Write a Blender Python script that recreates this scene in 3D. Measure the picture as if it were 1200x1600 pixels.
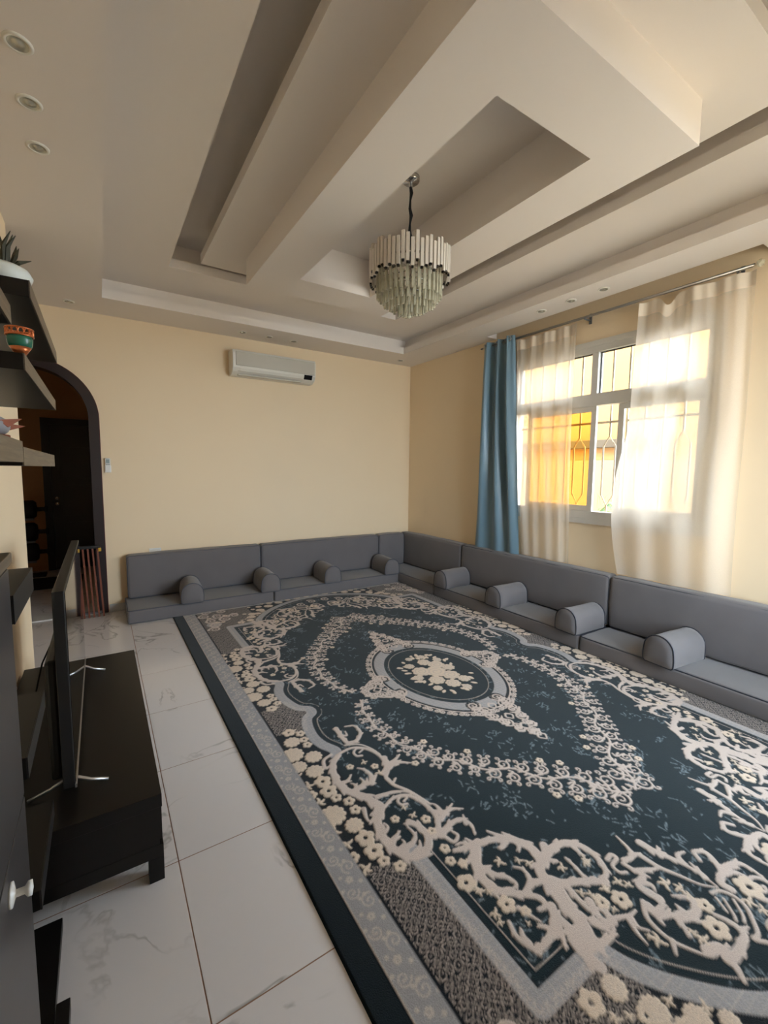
import bpy, bmesh, math, random
import numpy as np
from mathutils import Vector, Matrix, noise

# ------------------------------------------------------------------ clear
for o in list(bpy.data.objects):
    bpy.data.objects.remove(o, do_unlink=True)
scene = bpy.context.scene
COL = scene.collection
PI = math.pi
random.seed(7)

# ------------------------------------------------------------------ camera
F_PX, YAW, PITCH, ROLL, CAM_H = 683.6, 0.5758, 0.09452, -0.01051, 1.51
fwd = Vector((math.sin(YAW) * math.cos(PITCH), math.cos(YAW) * math.cos(PITCH), -math.sin(PITCH)))
rgt = Vector((math.cos(YAW), -math.sin(YAW), 0))
dwn = fwd.cross(rgt)
c_, s_ = math.cos(ROLL), math.sin(ROLL)
rr_, dd_ = c_ * rgt + s_ * dwn, -s_ * rgt + c_ * dwn
cam_data = bpy.data.cameras.new('camera')
cam_data.sensor_fit = 'HORIZONTAL'
cam_data.sensor_width = 36.0
cam_data.lens = 36.0 * F_PX / 1200.0
cam_data.clip_start = 0.02
cam = bpy.data.objects.new('camera', cam_data)
COL.objects.link(cam)
mw = Matrix((rr_, -dd_, -fwd)).transposed().to_4x4()
mw.translation = (0, 0, CAM_H)
cam.matrix_world = mw
scene.camera = cam

# ------------------------------------------------------------------ world, sun, exposure
SKY_STRENGTH, SUN_STRENGTH, EXPOSURE = 6.0, 1.1, 1.72
world = bpy.data.worlds.new('world')
scene.world = world
world.use_nodes = True
bg = world.node_tree.nodes['Background']
bg.inputs['Color'].default_value = (0.745, 0.86, 1.0, 1)
bg.inputs['Strength'].default_value = SKY_STRENGTH
sun_data = bpy.data.lights.new('sun', 'SUN')
sun_data.energy = SUN_STRENGTH
sun_data.angle = 0.01
sun_data.color = (1.0, 0.93, 0.80)
sun = bpy.data.objects.new('sun', sun_data)
COL.objects.link(sun)
sun.rotation_euler = Vector((0.62, -0.30, -0.85)).to_track_quat('-Z', 'Y').to_euler()
scene.view_settings.view_transform = 'Standard'
scene.view_settings.look = 'None'
scene.view_settings.gamma = 1.0
scene.view_settings.use_curve_mapping = False
scene.view_settings.exposure = EXPOSURE
for nm, loc, dirn, sx, sy in (('window_portal', (4.11, 2.42, 1.87), (-1, 0, 0), 1.9, 1.6),
                              ('added_rear_window_portal', (2.85, -0.72, 1.55), (0, 1, 0), 1.6, 2.3),
                              ('added_side_window_portal', (4.11, 0.2, 1.55), (-1, 0, 0), 1.1, 2.3)):
    pl = bpy.data.lights.new(nm, 'AREA')
    pl.shape = 'RECTANGLE'; pl.size = sx; pl.size_y = sy
    pl.cycles.is_portal = True
    po = bpy.data.objects.new(nm, pl); COL.objects.link(po)
    po.location = loc
    po.rotation_euler = Vector(dirn).to_track_quat('-Z', 'Z').to_euler()

# ------------------------------------------------------------------ materials
def srgb(r, g, b):
    f = lambda c: (c / 255 / 12.92) if c / 255 <= 0.04045 else ((c / 255 + 0.055) / 1.055) ** 2.4
    return (f(r), f(g), f(b), 1.0)

MATS = {}
def new_mat(name):
    m = bpy.data.materials.new(name); m.use_nodes = True
    MATS[name] = m
    nt = m.node_tree
    return m, nt, nt.nodes['Principled BSDF'], nt.nodes['Material Output']

def N(nt, typ, **kw):
    n = nt.nodes.new(typ)
    for k, v in kw.items():
        if k in n.inputs: n.inputs[k].default_value = v
        else: setattr(n, k, v)
    return n

def plain(name, col, rough=0.5, metal=0.0, spec=0.5, var=0.08, scale=6.0, bump=0.0, bscale=60.0, sheen=0.0, coat=0.0):
    """one colour with a faint procedural mottling and optional fine relief"""
    m, nt, b, out = new_mat(name)
    b.inputs['Roughness'].default_value = rough
    b.inputs['Metallic'].default_value = metal
    b.inputs['Specular IOR Level'].default_value = spec
    b.inputs['Sheen Weight'].default_value = sheen
    b.inputs['Coat Weight'].default_value = coat
    tc = N(nt, 'ShaderNodeTexCoord')
    nz = N(nt, 'ShaderNodeTexNoise', Scale=scale, Detail=4.0)
    nt.links.new(tc.outputs['Object'], nz.inputs['Vector'])
    mx = N(nt, 'ShaderNodeMix', data_type='RGBA')
    mx.inputs['A'].default_value = tuple(c * (1 - var) for c in col[:3]) + (1,)
    mx.inputs['B'].default_value = tuple(min(1, c * (1 + var)) for c in col[:3]) + (1,)
    nt.links.new(nz.outputs['Fac'], mx.inputs['Factor'])
    nt.links.new(mx.outputs['Result'], b.inputs['Base Color'])
    if bump:
        n2 = N(nt, 'ShaderNodeTexNoise', Scale=bscale, Detail=3.0)
        nt.links.new(tc.outputs['Object'], n2.inputs['Vector'])
        bp = N(nt, 'ShaderNodeBump', Strength=bump, Distance=0.01)
        nt.links.new(n2.outputs['Fac'], bp.inputs['Height'])
        nt.links.new(bp.outputs['Normal'], b.inputs['Normal'])
    return m

M_WALL = plain('wall_paint', srgb(238, 215, 180), 0.6, var=0.02, scale=2, bump=0.04, bscale=180)
M_CEIL = plain('ceiling_paint', srgb(234, 225, 217), 0.7, var=0.015, scale=2)
M_BLACKWOOD = plain('black_brown_laminate', srgb(17, 14, 12), 0.4, spec=0.3, var=0.25, scale=14)
M_DARKFRAME = plain('dark_stained_frame', srgb(36, 24, 25), 0.35, var=0.2, scale=10)
M_FRAMEEDGE = plain('reddish_frame_edge', srgb(82, 24, 26), 0.4)
M_DOOR = plain('black_door_leaf', srgb(15, 14, 15), 0.35, var=0.2)
M_GROUT = plain('brown_grout', srgb(140, 106, 84), 0.85)
M_BASE = plain('skirting_tile', srgb(205, 203, 200), 0.25)
M_ALU = plain('white_aluminium', srgb(205, 200, 190), 0.4)
M_GRILLE = plain('white_painted_steel', srgb(158, 142, 116), 0.45)
M_SOFA = plain('grey_upholstery', srgb(106, 102, 103), 0.85, var=0.10, scale=5, bump=0.25, bscale=420, sheen=0.25)
M_PIPING = plain('dark_piping_cord', srgb(44, 47, 56), 0.8)
M_PIPGREY = plain('grey_piping_cord', srgb(78, 81, 90), 0.8)
M_ROD = plain('rod_metal', srgb(165, 160, 152), 0.35, metal=0.8)
M_CHROME = plain('chrome', srgb(200, 198, 195), 0.12, metal=1.0, var=0.02)
M_SILVER = plain('brushed_silver', srgb(190, 190, 192), 0.3, metal=0.9)
M_BLACKFAB = plain('black_fabric', srgb(14, 13, 13), 0.8)
M_AC = plain('white_appliance_plastic', srgb(226, 222, 212), 0.35, var=0.02)
M_ACGREY = plain('grey_flap_plastic', srgb(196, 190, 176), 0.4, var=0.03)
M_BLACKGLOSS = plain('black_gloss', srgb(12, 10, 10), 0.12)
M_SCREEN = plain('glossy_screen', srgb(8, 8, 9), 0.03, var=0.0, spec=0.6)
M_TVBODY = plain('tv_plastic', srgb(18, 18, 19), 0.45)
M_GREYDOOR = plain('charcoal_cabinet_door', srgb(47, 45, 46), 0.3, var=0.1, scale=4)
M_KNOB = plain('pale_knob', srgb(225, 225, 222), 0.3)
M_WHITE = plain('white_plastic', srgb(232, 230, 226), 0.4)
M_LCD = plain('grey_display', srgb(150, 165, 165), 0.3)
M_SLAT = plain('red_brown_slat', srgb(118, 62, 42), 0.4, var=0.2, scale=12)
M_GOLD = plain('yellow_bracket', srgb(205, 160, 50), 0.4)
M_COPPER = plain('copper_lacework', srgb(205, 120, 75), 0.3, metal=0.8)
M_GREEN = plain('green_glaze', srgb(28, 105, 84), 0.25, var=0.3, scale=30)
M_LEAF = plain('leaf_green', srgb(70, 100, 42), 0.5, var=0.35, scale=9)
M_DARKLEAF = plain('dark_sprig', srgb(52, 50, 26), 0.6, var=0.3)
M_VASE = plain('pale_ceramic', srgb(215, 220, 214), 0.3)
M_BLUEPET = plain('pale_blue_petal', srgb(190, 215, 225), 0.5)
M_REDBROWN = plain('red_brown_glaze', srgb(135, 62, 36), 0.35, var=0.3, scale=20)
M_GREYGLAZE = plain('grey_glaze', srgb(150, 150, 155), 0.35, var=0.25, scale=25)
M_RUBBER = plain('black_rubber', srgb(24, 25, 27), 0.6)
M_STEEL = plain('grey_steel', srgb(120, 122, 125), 0.35, metal=0.6)
M_EXTWALL = plain('sunlit_render', srgb(136, 102, 60), 0.9, var=0.05, scale=1.5, bump=0.1, bscale=30)
M_EXTSTONE = plain('pale_stone_course', srgb(134, 112, 82), 0.9, var=0.08, scale=3, bump=0.15, bscale=20)
M_EXTGREY = plain('grey_ledge', srgb(70, 60, 44), 0.9)
M_GROUND = plain('dusty_ground', srgb(178, 158, 128), 0.95, var=0.15, scale=2)
M_TAPE = plain('satin_heading_tape', srgb(224, 208, 186), 0.45, sheen=0.2)
M_MAT = plain('black_doormat', srgb(12, 12, 13), 0.95, bump=0.3, bscale=300)
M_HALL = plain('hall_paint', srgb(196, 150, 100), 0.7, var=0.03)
M_LAMPGLASS = plain('lamp_reflector', srgb(200, 198, 185), 0.2, metal=0.6)

def wood_mat():
    m, nt, b, out = new_mat('dark_woodgrain')
    tc = N(nt, 'ShaderNodeTexCoord'); mp = N(nt, 'ShaderNodeMapping')
    mp.inputs['Scale'].default_value = (30, 2.0, 60)
    nt.links.new(tc.outputs['Object'], mp.inputs['Vector'])
    nz = N(nt, 'ShaderNodeTexNoise', Scale=2.0, Detail=6.0, Distortion=0.6)
    nt.links.new(mp.outputs['Vector'], nz.inputs['Vector'])
    cr = N(nt, 'ShaderNodeValToRGB')
    cr.color_ramp.elements[0].position = 0.35; cr.color_ramp.elements[0].color = srgb(74, 62, 50)
    cr.color_ramp.elements[1].position = 0.75; cr.color_ramp.elements[1].color = srgb(112, 98, 80)
    nt.links.new(nz.outputs['Fac'], cr.inputs['Fac'])
    nt.links.new(cr.outputs['Color'], b.inputs['Base Color'])
    b.inputs['Roughness'].default_value = 0.4
    return m
M_WOODEDGE = wood_mat()

def marble_mat():
    m, nt, b, out = new_mat('polished_marble_tile')
    tc = N(nt, 'ShaderNodeTexCoord'); oi = N(nt, 'ShaderNodeObjectInfo')
    ad = N(nt, 'ShaderNodeVectorMath', operation='MULTIPLY_ADD')
    cmb = N(nt, 'ShaderNodeCombineXYZ')
    for k in 'XYZ': nt.links.new(oi.outputs['Random'], cmb.inputs[k])
    nt.links.new(cmb.outputs[0], ad.inputs[0])
    ad.inputs[1].default_value = (37.0, 91.0, 53.0)
    nt.links.new(tc.outputs['Object'], ad.inputs[2])
    n1 = N(nt, 'ShaderNodeTexNoise', Scale=1.7, Detail=5.0, Roughness=0.55, Distortion=0.9)
    nt.links.new(ad.outputs[0], n1.inputs['Vector'])
    sb = N(nt, 'ShaderNodeMath', operation='SUBTRACT'); sb.inputs[1].default_value = 0.5
    ab = N(nt, 'ShaderNodeMath', operation='ABSOLUTE')
    nt.links.new(n1.outputs['Fac'], sb.inputs[0]); nt.links.new(sb.outputs[0], ab.inputs[0])
    cr = N(nt, 'ShaderNodeValToRGB')
    cr.color_ramp.elements[0].position = 0.0; cr.color_ramp.elements[0].color = (1, 1, 1, 1)
    cr.color_ramp.elements[1].position = 0.016; cr.color_ramp.elements[1].color = (0, 0, 0, 1)
    nt.links.new(ab.outputs[0], cr.inputs['Fac'])
    n2 = N(nt, 'ShaderNodeTexNoise', Scale=1.7, Detail=2.0)
    nt.links.new(ad.outputs[0], n2.inputs['Vector'])
    c2 = N(nt, 'ShaderNodeValToRGB')
    c2.color_ramp.elements[0].position = 0.46; c2.color_ramp.elements[0].color = (0, 0, 0, 1)
    c2.color_ramp.elements[1].position = 0.60; c2.color_ramp.elements[1].color = (1, 1, 1, 1)
    nt.links.new(n2.outputs['Fac'], c2.inputs['Fac'])
    mu = N(nt, 'ShaderNodeMath', operation='MULTIPLY')
    nt.links.new(cr.outputs['Color'], mu.inputs[0]); nt.links.new(c2.outputs['Color'], mu.inputs[1])
    mx = N(nt, 'ShaderNodeMix', data_type='RGBA')
    mx.inputs['A'].default_value = srgb(212, 207, 206); mx.inputs['B'].default_value = srgb(164, 160, 157)
    nt.links.new(mu.outputs[0], mx.inputs['Factor'])
    nt.links.new(mx.outputs['Result'], b.inputs['Base Color'])
    b.inputs['Roughness'].default_value = 0.10
    b.inputs['Specular IOR Level'].default_value = 0.5
    return m
M_MARBLE = marble_mat()

def sheer_mat(name, col, clear, trans):
    m, nt, b, out = new_mat(name)
    nt.nodes.remove(b)
    tr = N(nt, 'ShaderNodeBsdfTransparent'); tr.inputs['Color'].default_value = (1.0, 0.97, 0.92, 1)
    di = N(nt, 'ShaderNodeBsdfDiffuse'); di.inputs['Color'].default_value = col
    tl = N(nt, 'ShaderNodeBsdfTranslucent'); tl.inputs['Color'].default_value = col
    a = N(nt, 'ShaderNodeMixShader'); a.inputs[0].default_value = trans
    nt.links.new(di.outputs[0], a.inputs[1]); nt.links.new(tl.outputs[0], a.inputs[2])
    c = N(nt, 'ShaderNodeMixShader')
    tc = N(nt, 'ShaderNodeTexCoord')
    nz = N(nt, 'ShaderNodeTexNoise', Scale=260.0, Detail=2.0)
    nt.links.new(tc.outputs['Object'], nz.inputs['Vector'])
    mr = N(nt, 'ShaderNodeMapRange'); mr.inputs['To Min'].default_value = 1 - clear - 0.06; mr.inputs['To Max'].default_value = 1 - clear + 0.06
    nt.links.new(nz.outputs['Fac'], mr.inputs['Value'])
    nt.links.new(mr.outputs['Result'], c.inputs[0])
    nt.links.new(tr.outputs[0], c.inputs[1]); nt.links.new(a.outputs[0], c.inputs[2])
    nt.links.new(c.outputs[0], out.inputs['Surface'])
    return m
M_SHEER = sheer_mat('sheer_voile', srgb(250, 242, 230), 0.40, 0.5)

def glass_mat(name, col, gloss=0.08):
    """thin window pane: tinted see-through with a weak mirror reflection"""
    m, nt, b, out = new_mat(name)
    nt.nodes.remove(b)
    tr = N(nt, 'ShaderNodeBsdfTransparent'); tr.inputs['Color'].default_value = col
    gl = N(nt, 'ShaderNodeBsdfGlossy', Roughness=0.02)
    fr = N(nt, 'ShaderNodeFresnel', IOR=1.35)
    mx = N(nt, 'ShaderNodeMixShader')
    nt.links.new(fr.outputs[0], mx.inputs[0])
    nt.links.new(tr.outputs[0], mx.inputs[1]); nt.links.new(gl.outputs[0], mx.inputs[2])
    nt.links.new(mx.outputs[0], out.inputs['Surface'])
    return m
M_GLASS = glass_mat('clear_pane', (0.97, 0.98, 0.97, 1))
M_AMBER = glass_mat('amber_tinted_pane', (1.0, 0.80, 0.45, 1))

def crystal_mat(name, col, clear):
    """pale faceted crystal: partly see-through, bright sharp reflections"""
    m, nt, b, out = new_mat(name)
    b.inputs['Base Color'].default_value = col
    b.inputs['Roughness'].default_value = 0.07
    b.inputs['Specular IOR Level'].default_value = 0.9
    tr = N(nt, 'ShaderNodeBsdfTransparent'); tr.inputs['Color'].default_value = (0.97, 0.96, 0.92, 1)
    tc = N(nt, 'ShaderNodeTexCoord')
    wv = N(nt, 'ShaderNodeTexNoise', Scale=22.0, Detail=1.0)
    nt.links.new(tc.outputs['Object'], wv.inputs['Vector'])
    mr = N(nt, 'ShaderNodeMapRange'); mr.inputs['To Min'].default_value = 1 - clear - 0.25; mr.inputs['To Max'].default_value = 1 - clear + 0.25
    nt.links.new(wv.outputs['Fac'], mr.inputs['Value'])
    mx = N(nt, 'ShaderNodeMixShader')
    nt.links.new(mr.outputs['Result'], mx.inputs[0])
    nt.links.new(tr.outputs[0], mx.inputs[1]); nt.links.new(b.outputs[0], mx.inputs[2])
    nt.links.new(mx.outputs[0], out.inputs['Surface'])
    return m
M_CRYSTAL = crystal_mat('clear_crystal', srgb(205, 200, 178), 0.45)
M_CRYSTALW = plain('frosted_crystal', srgb(208, 198, 184), 0.18, var=0.05)

def satin_mat():
    m, nt, b, out = new_mat('blue_satin')
    b.inputs['Base Color'].default_value = srgb(84, 124, 142)
    tc = N(nt, 'ShaderNodeTexCoord')
    nz = N(nt, 'ShaderNodeTexNoise', Scale=3.0, Detail=3.0)
    nt.links.new(tc.outputs['Object'], nz.inputs['Vector'])
    mx = N(nt, 'ShaderNodeMix', data_type='RGBA')
    mx.inputs['A'].default_value = srgb(98, 128, 146); mx.inputs['B'].default_value = srgb(112, 140, 154)
    nt.links.new(nz.outputs['Fac'], mx.inputs['Factor'])
    nt.links.new(mx.outputs['Result'], b.inputs['Base Color'])
    b.inputs['Roughness'].default_value = 0.38
    b.inputs['Sheen Weight'].default_value = 0.3
    b.inputs['Specular IOR Level'].default_value = 0.6
    return m
M_SATIN = satin_mat()

def rug_mat():
    m, nt, b, out = new_mat('carved_rug_pile')
    at = N(nt, 'ShaderNodeAttribute', attribute_name='pile')
    tc = N(nt, 'ShaderNodeTexCoord')
    nz = N(nt, 'ShaderNodeTexNoise', Scale=240.0, Detail=3.0)
    nt.links.new(tc.outputs['Object'], nz.inputs['Vector'])
    mr = N(nt, 'ShaderNodeMapRange'); mr.inputs['To Min'].default_value = 0.72; mr.inputs['To Max'].default_value = 1.25
    nt.links.new(nz.outputs['Fac'], mr.inputs['Value'])
    mu = N(nt, 'ShaderNodeMix', data_type='RGBA', blend_type='MULTIPLY'); mu.inputs['Factor'].default_value = 1.0
    nt.links.new(at.outputs['Color'], mu.inputs['A']); nt.links.new(mr.outputs['Result'], mu.inputs['B'])
    nt.links.new(mu.outputs['Result'], b.inputs['Base Color'])
    b.inputs['Roughness'].default_value = 0.95
    b.inputs['Specular IOR Level'].default_value = 0.1
    b.inputs['Sheen Weight'].default_value = 0.15
    bp = N(nt, 'ShaderNodeBump', Strength=0.4, Distance=0.004)
    nt.links.new(nz.outputs['Fac'], bp.inputs['Height']); nt.links.new(bp.outputs['Normal'], b.inputs['Normal'])
    return m
M_RUG = rug_mat()

# ------------------------------------------------------------------ builders
def tag(o, label=None, cat=None, group=None, kind=None):
    if label: o['label'] = label
    if cat: o['category'] = cat
    if group: o['group'] = group
    if kind: o['kind'] = kind
    return o

def link(name, me, mat, parent=None, loc=None, smooth=False):
    o = bpy.data.objects.new(name, me)
    COL.objects.link(o)
    if mat and not me.materials: me.materials.append(mat)
    if parent: o.parent = parent
    if loc is not None: o.location = loc
    if smooth:
        for p in me.polygons: p.use_smooth = True
    return o

def empty(name, loc=(0, 0, 0), rz=0, label=None, cat=None, group=None, kind=None):
    o = bpy.data.objects.new(name, None)
    COL.objects.link(o); o.location = loc; o.rotation_euler = (0, 0, rz)
    o.empty_display_size = 0.05
    return tag(o, label, cat, group, kind)

def bm_mesh(bm, name='m'):
    me = bpy.data.meshes.new(name); bm.to_mesh(me); bm.free(); return me

def add_box(bm, x0, x1, y0, y1, z0, z1):
    v = [bm.verts.new((x, y, z)) for x in (x0, x1) for y in (y0, y1) for z in (z0, z1)]
    for f in ((0, 1, 3, 2), (4, 6, 7, 5), (0, 4, 5, 1), (2, 3, 7, 6), (0, 2, 6, 4), (1, 5, 7, 3)):
        bm.faces.new([v[i] for i in f])

def boxes(*bs, bevel=0.0, seg=2):
    bm = bmesh.new()
    for b in bs: add_box(bm, *b)
    if bevel:
        bmesh.ops.bevel(bm, geom=bm.edges[:], offset=bevel, segments=seg, affect='EDGES', profile=0.5)
    return bm_mesh(bm)

def box_obj(name, b, mat, parent=None, bevel=0.0, origin=None):
    """box from world (or parent) extents"""
    return link(name, boxes(b, bevel=bevel), mat, parent)

def ring_boxes(o, i, z0, z1):
    """rectangular ring: outer (x0,x1,y0,y1) minus inner, as four boxes"""
    return [(o[0], i[0], o[2], o[3], z0, z1), (i[1], o[1], o[2], o[3], z0, z1),
            (i[0], i[1], o[2], i[2], z0, z1), (i[0], i[1], i[3], o[3], z0, z1)]

def tube_mesh(pts, r, n=8, closed=False, caps=True, radii=None):
    bm = bmesh.new(); P = [Vector(p) for p in pts]; k = len(P); rings = []
    ref = None
    for i in range(k):
        a = P[(i - 1) % k] if (closed or i > 0) else P[i]
        b = P[(i + 1) % k] if (closed or i < k - 1) else P[i]
        t = (b - a).normalized()
        if ref is None:
            ref = t.orthogonal().normalized()
        ref = (ref - t * ref.dot(t)).normalized()
        bi = t.cross(ref)
        rad = radii[i] if radii else r
        rings.append([bm.verts.new(P[i] + rad * (math.cos(2 * PI * j / n) * ref + math.sin(2 * PI * j / n) * bi)) for j in range(n)])
    for i in range(k if closed else k - 1):
        A, B = rings[i], rings[(i + 1) % k]
        sh = 0
        if closed and i == k - 1:
            sh = min(range(n), key=lambda q: (A[0].co - B[q].co).length)
        for j in range(n):
            bm.faces.new((A[j], A[(j + 1) % n], B[(j + 1 + sh) % n], B[(j + sh) % n]))
    if caps and not closed:
        bm.faces.new(rings[0][::-1]); bm.faces.new(rings[-1])
    bmesh.ops.recalc_face_normals(bm, faces=bm.faces[:])
    return bm_mesh(bm)

def lathe_mesh(prof, n=24):
    """profile [(r,z)...] turned about z"""
    bm = bmesh.new(); rings = []
    for r, z in prof:
        if r < 1e-6: rings.append([bm.verts.new((0, 0, z))])
        else: rings.append([bm.verts.new((r * math.cos(2 * PI * j / n), r * math.sin(2 * PI * j / n), z)) for j in range(n)])
    for A, B in zip(rings[:-1], rings[1:]):
        for j in range(n):
            a, b = A[j % len(A)], A[(j + 1) % len(A)]
            c, d = B[(j + 1) % len(B)], B[j % len(B)]
            vs = []
            for v in (a, b, c, d):
                if v not in vs: vs.append(v)
            if len(vs) >= 3: bm.faces.new(vs)
    bmesh.ops.recalc_face_normals(bm, faces=bm.faces[:])
    return bm_mesh(bm)

def prism_mesh(poly, axis, t0, t1, bevel=0.0):
    """extrude a 2-D polygon along an axis (x: poly=(y,z), y: poly=(x,z), z: poly=(x,y))"""
    bm = bmesh.new()
    def P(p, t):
        return {'x': (t, p[0], p[1]), 'y': (p[0], t, p[1]), 'z': (p[0], p[1], t)}[axis]
    A = [bm.verts.new(P(p, t0)) for p in poly]; B = [bm.verts.new(P(p, t1)) for p in poly]
    n = len(poly)
    bm.faces.new(A); bm.faces.new(B[::-1])
    for i in range(n): bm.faces.new((A[i], B[i], B[(i + 1) % n], A[(i + 1) % n]))
    bmesh.ops.recalc_face_normals(bm, faces=bm.faces[:])
    if bevel:
        bmesh.ops.bevel(bm, geom=bm.edges[:], offset=bevel, segments=2, affect='EDGES', profile=0.5)
    return bm_mesh(bm)

def cushion_mesh(lx, ly, lz, r=0.03, puff=0.012, wr=0.004, seed=0, step=0.06, front=(0, -1)):
    """soft block centred in x,y with its base at z=0: rounded edges, slight swell and creases"""
    def axis(L):
        h = L / 2; n = max(4, int((L - 2 * r) / step))
        e = [0, 0.18, 0.45, 0.75, 1]
        return [-h + r * q for q in e] + [(-h + r) + (L - 2 * r) * i / n for i in range(1, n)] + [h - r * q for q in e[::-1]]
    ax = [axis(lx), axis(ly), axis(lz)]
    H = (lx / 2, ly / 2, lz / 2)
    bm = bmesh.new(); off = Vector((seed * 3.7, seed * 1.3, seed * 7.1))
    for d in range(3):
        u, v = (d + 1) % 3, (d + 2) % 3
        for sg in (-1, 1):
            grid = []
            for a in ax[u]:
                row = []
                for b in ax[v]:
                    p = [0, 0, 0]; p[d] = sg * H[d]; p[u] = a; p[v] = b
                    q = [max(-(H[k] - r), min(H[k] - r, p[k])) for k in range(3)]
                    dv = Vector(p) - Vector(q)
                    if dv.length > 1e-9: dv.normalize()
                    w = Vector(q) + r * dv
                    fx, fy, fz = [1 - (w[k] / H[k]) ** 2 for k in range(3)]
                    sw = puff * max(0, (fx * fy if abs(dv.z) > .5 else (fx * fz if abs(dv.y) > .5 else fy * fz))) ** 0.5
                    if dv.z < -0.5: sw = 0
                    cr = noise.noise(w * 5.0 + off) * wr + noise.noise(Vector((w.x * 16, w.y * 16, w.z * 9)) + off) * wr * 0.5
                    soft = max(0.0, dv.z, dv.x * front[0] + dv.y * front[1])
                    cr *= soft; sw *= soft
                    w = w + dv * (sw + cr)
                    row.append(bm.verts.new((w.x, w.y, max(0.0, w.z + H[2]))))
                grid.append(row)
            for i in range(len(grid) - 1):
                for j in range(len(grid[0]) - 1):
                    bm.faces.new((grid[i][j], grid[i + 1][j], grid[i + 1][j + 1], grid[i][j + 1]))
    bmesh.ops.remove_doubles(bm, verts=bm.verts[:], dist=1e-4)
    bmesh.ops.recalc_face_normals(bm, faces=bm.faces[:])
    return bm_mesh(bm)

def rect_loop(lx, ly, z, r, n=5):
    pts = []
    for cx, cy, a0 in ((lx / 2 - r, ly / 2 - r, 0), (-lx / 2 + r, ly / 2 - r, PI / 2), (-lx / 2 + r, -ly / 2 + r, PI), (lx / 2 - r, -ly / 2 + r, 1.5 * PI)):
        for k in range(n + 1):
            a = a0 + PI / 2 * k / n
            pts.append((cx + r * math.cos(a), cy + r * math.sin(a), z))
    # add intermediate points on long sides
    out = []
    for i in range(len(pts)):
        p, q = Vector(pts[i]), Vector(pts[(i + 1) % len(pts)])
        out.append(p)
        k = int((q - p).length / 0.15)
        for j in range(1, k): out.append(p.lerp(q, j / k))
    return out

def copy_tree(o, parent=None):
    c = o.copy(); COL.objects.link(c); c.parent = parent
    for ch in list(o.children): copy_tree(ch, c)
    return c
# ================================================================== THE SETTING
XL, XR, YN, YB = -0.43, 3.895, -0.50, 5.325          # left, right, near and back wall planes
Z0, Z1, ZTOP = 3.024, 3.22, 3.45                     # soffit, main ceiling, slot top

# floor: grout bed with single polished tiles
floor = empty('floor', kind='structure')
box_obj('grout_bed', (-1.35, 4.1, -0.7, 8.2, -0.06, -0.0012), M_GROUT, floor)
T = 0.60; gx0, gy0 = 0.193, 1.128
tile_cache = {}
def tile_mesh(w, d):
    k = (round(w, 3), round(d, 3))
    if k not in tile_cache:
        g = 0.0019
        tile_cache[k] = boxes((-w / 2 + g, w / 2 - g, -d / 2 + g, d / 2 - g, -0.0012, 0.0), bevel=0.0005, seg=1)
    return tile_cache[k]
ix = -4
while gx0 + ix * T < XR:
    x0, x1 = max(gx0 + ix * T, -1.2), min(gx0 + (ix + 1) * T, XR)
    ix += 1
    if x1 - x0 < 0.02: continue
    iy = -3
    while gy0 + iy * T < 8.0:
        y0, y1 = max(gy0 + iy * T, YN), min(gy0 + (iy + 1) * T, 8.0)
        iy += 1
        if y1 - y0 < 0.02: continue
        if y0 > 5.5 and x0 > 0.7: continue
        if x1 < -0.5 and y1 < 3.7: continue
        link('tile', tile_mesh(x1 - x0, y1 - y0), M_MARBLE, floor, ((x0 + x1) / 2, (y0 + y1) / 2, 0))

# back wall with an arched opening
AX, AZ, AR = -0.525, 2.0, 0.535
bm = bmesh.new()
def wall_poly(pts, y0, y1):
    A = [bm.verts.new((p[0], y0, p[1])) for p in pts]; B = [bm.verts.new((p[0], y1, p[1])) for p in pts]
    bm.faces.new(A); bm.faces.new(B[::-1])
    for i in range(len(pts)):
        j = (i + 1) % len(pts); bm.faces.new((A[i], B[i], B[j], A[j]))
arc = [(AX + AR * math.cos(a), AZ + AR * math.sin(a)) for a in [PI * k / 24 for k in range(25)]]
wall_poly([(AX + AR, 0), (XR + 0.2, 0), (XR + 0.2, 3.5), (AX + AR, 3.5)], YB, YB + 0.2)
wall_poly([(-1.35, 0), (AX - AR, 0), (AX - AR, 3.5), (-1.35, 3.5)], YB, YB + 0.2)
for (xa, za), (xb, zb) in zip(arc[:-1], arc[1:]):
    wall_poly([(xb, zb), (xa, za), (xa, 3.5), (xb, 3.5)], YB, YB + 0.2)
bmesh.ops.recalc_face_normals(bm, faces=bm.faces[:])
tag(link('wall_back', bm_mesh(bm), M_WALL), kind='structure')
tag(link('wall_left', boxes((XL - 0.15, XL, YN - 0.2, 3.73, 0, 3.5)), M_WALL), kind='structure')
tag(link('wall_alcove', boxes((-1.35, -1.2, 3.58, YB, 0, 3.5), (-1.2, XL - 0.15, 3.58, 3.73, 0, 3.5)), M_WALL), kind='structure')
WY0, WY1, WZ0, WZ1 = 1.44, 3.40, 1.045, 2.70           # window opening
SY0, SY1, SZ0, SZ1 = -0.35, 0.75, 0.40, 2.70          # added window nearer the camera, out of view, for extra daylight
tag(link('wall_right', boxes((XR, XR + 0.2, SY1, WY0, 0, 3.5), (XR, XR + 0.2, YN - 0.2, SY0, 0, 3.5), (XR, XR + 0.2, SY0, SY1, 0, SZ0), (XR, XR + 0.2, SY0, SY1, SZ1, 3.5), (XR, XR + 0.2, WY1, YB, 0, 3.5),
                             (XR, XR + 0.2, WY0, WY1, 0, WZ0), (XR, XR + 0.2, WY0, WY1, WZ1, 3.5)), M_WALL), kind='structure')
NX0, NX1, NZ0, NZ1 = 2.05, 3.65, 0.40, 2.70              # added opening in the wall behind the camera, lets daylight in
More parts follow.
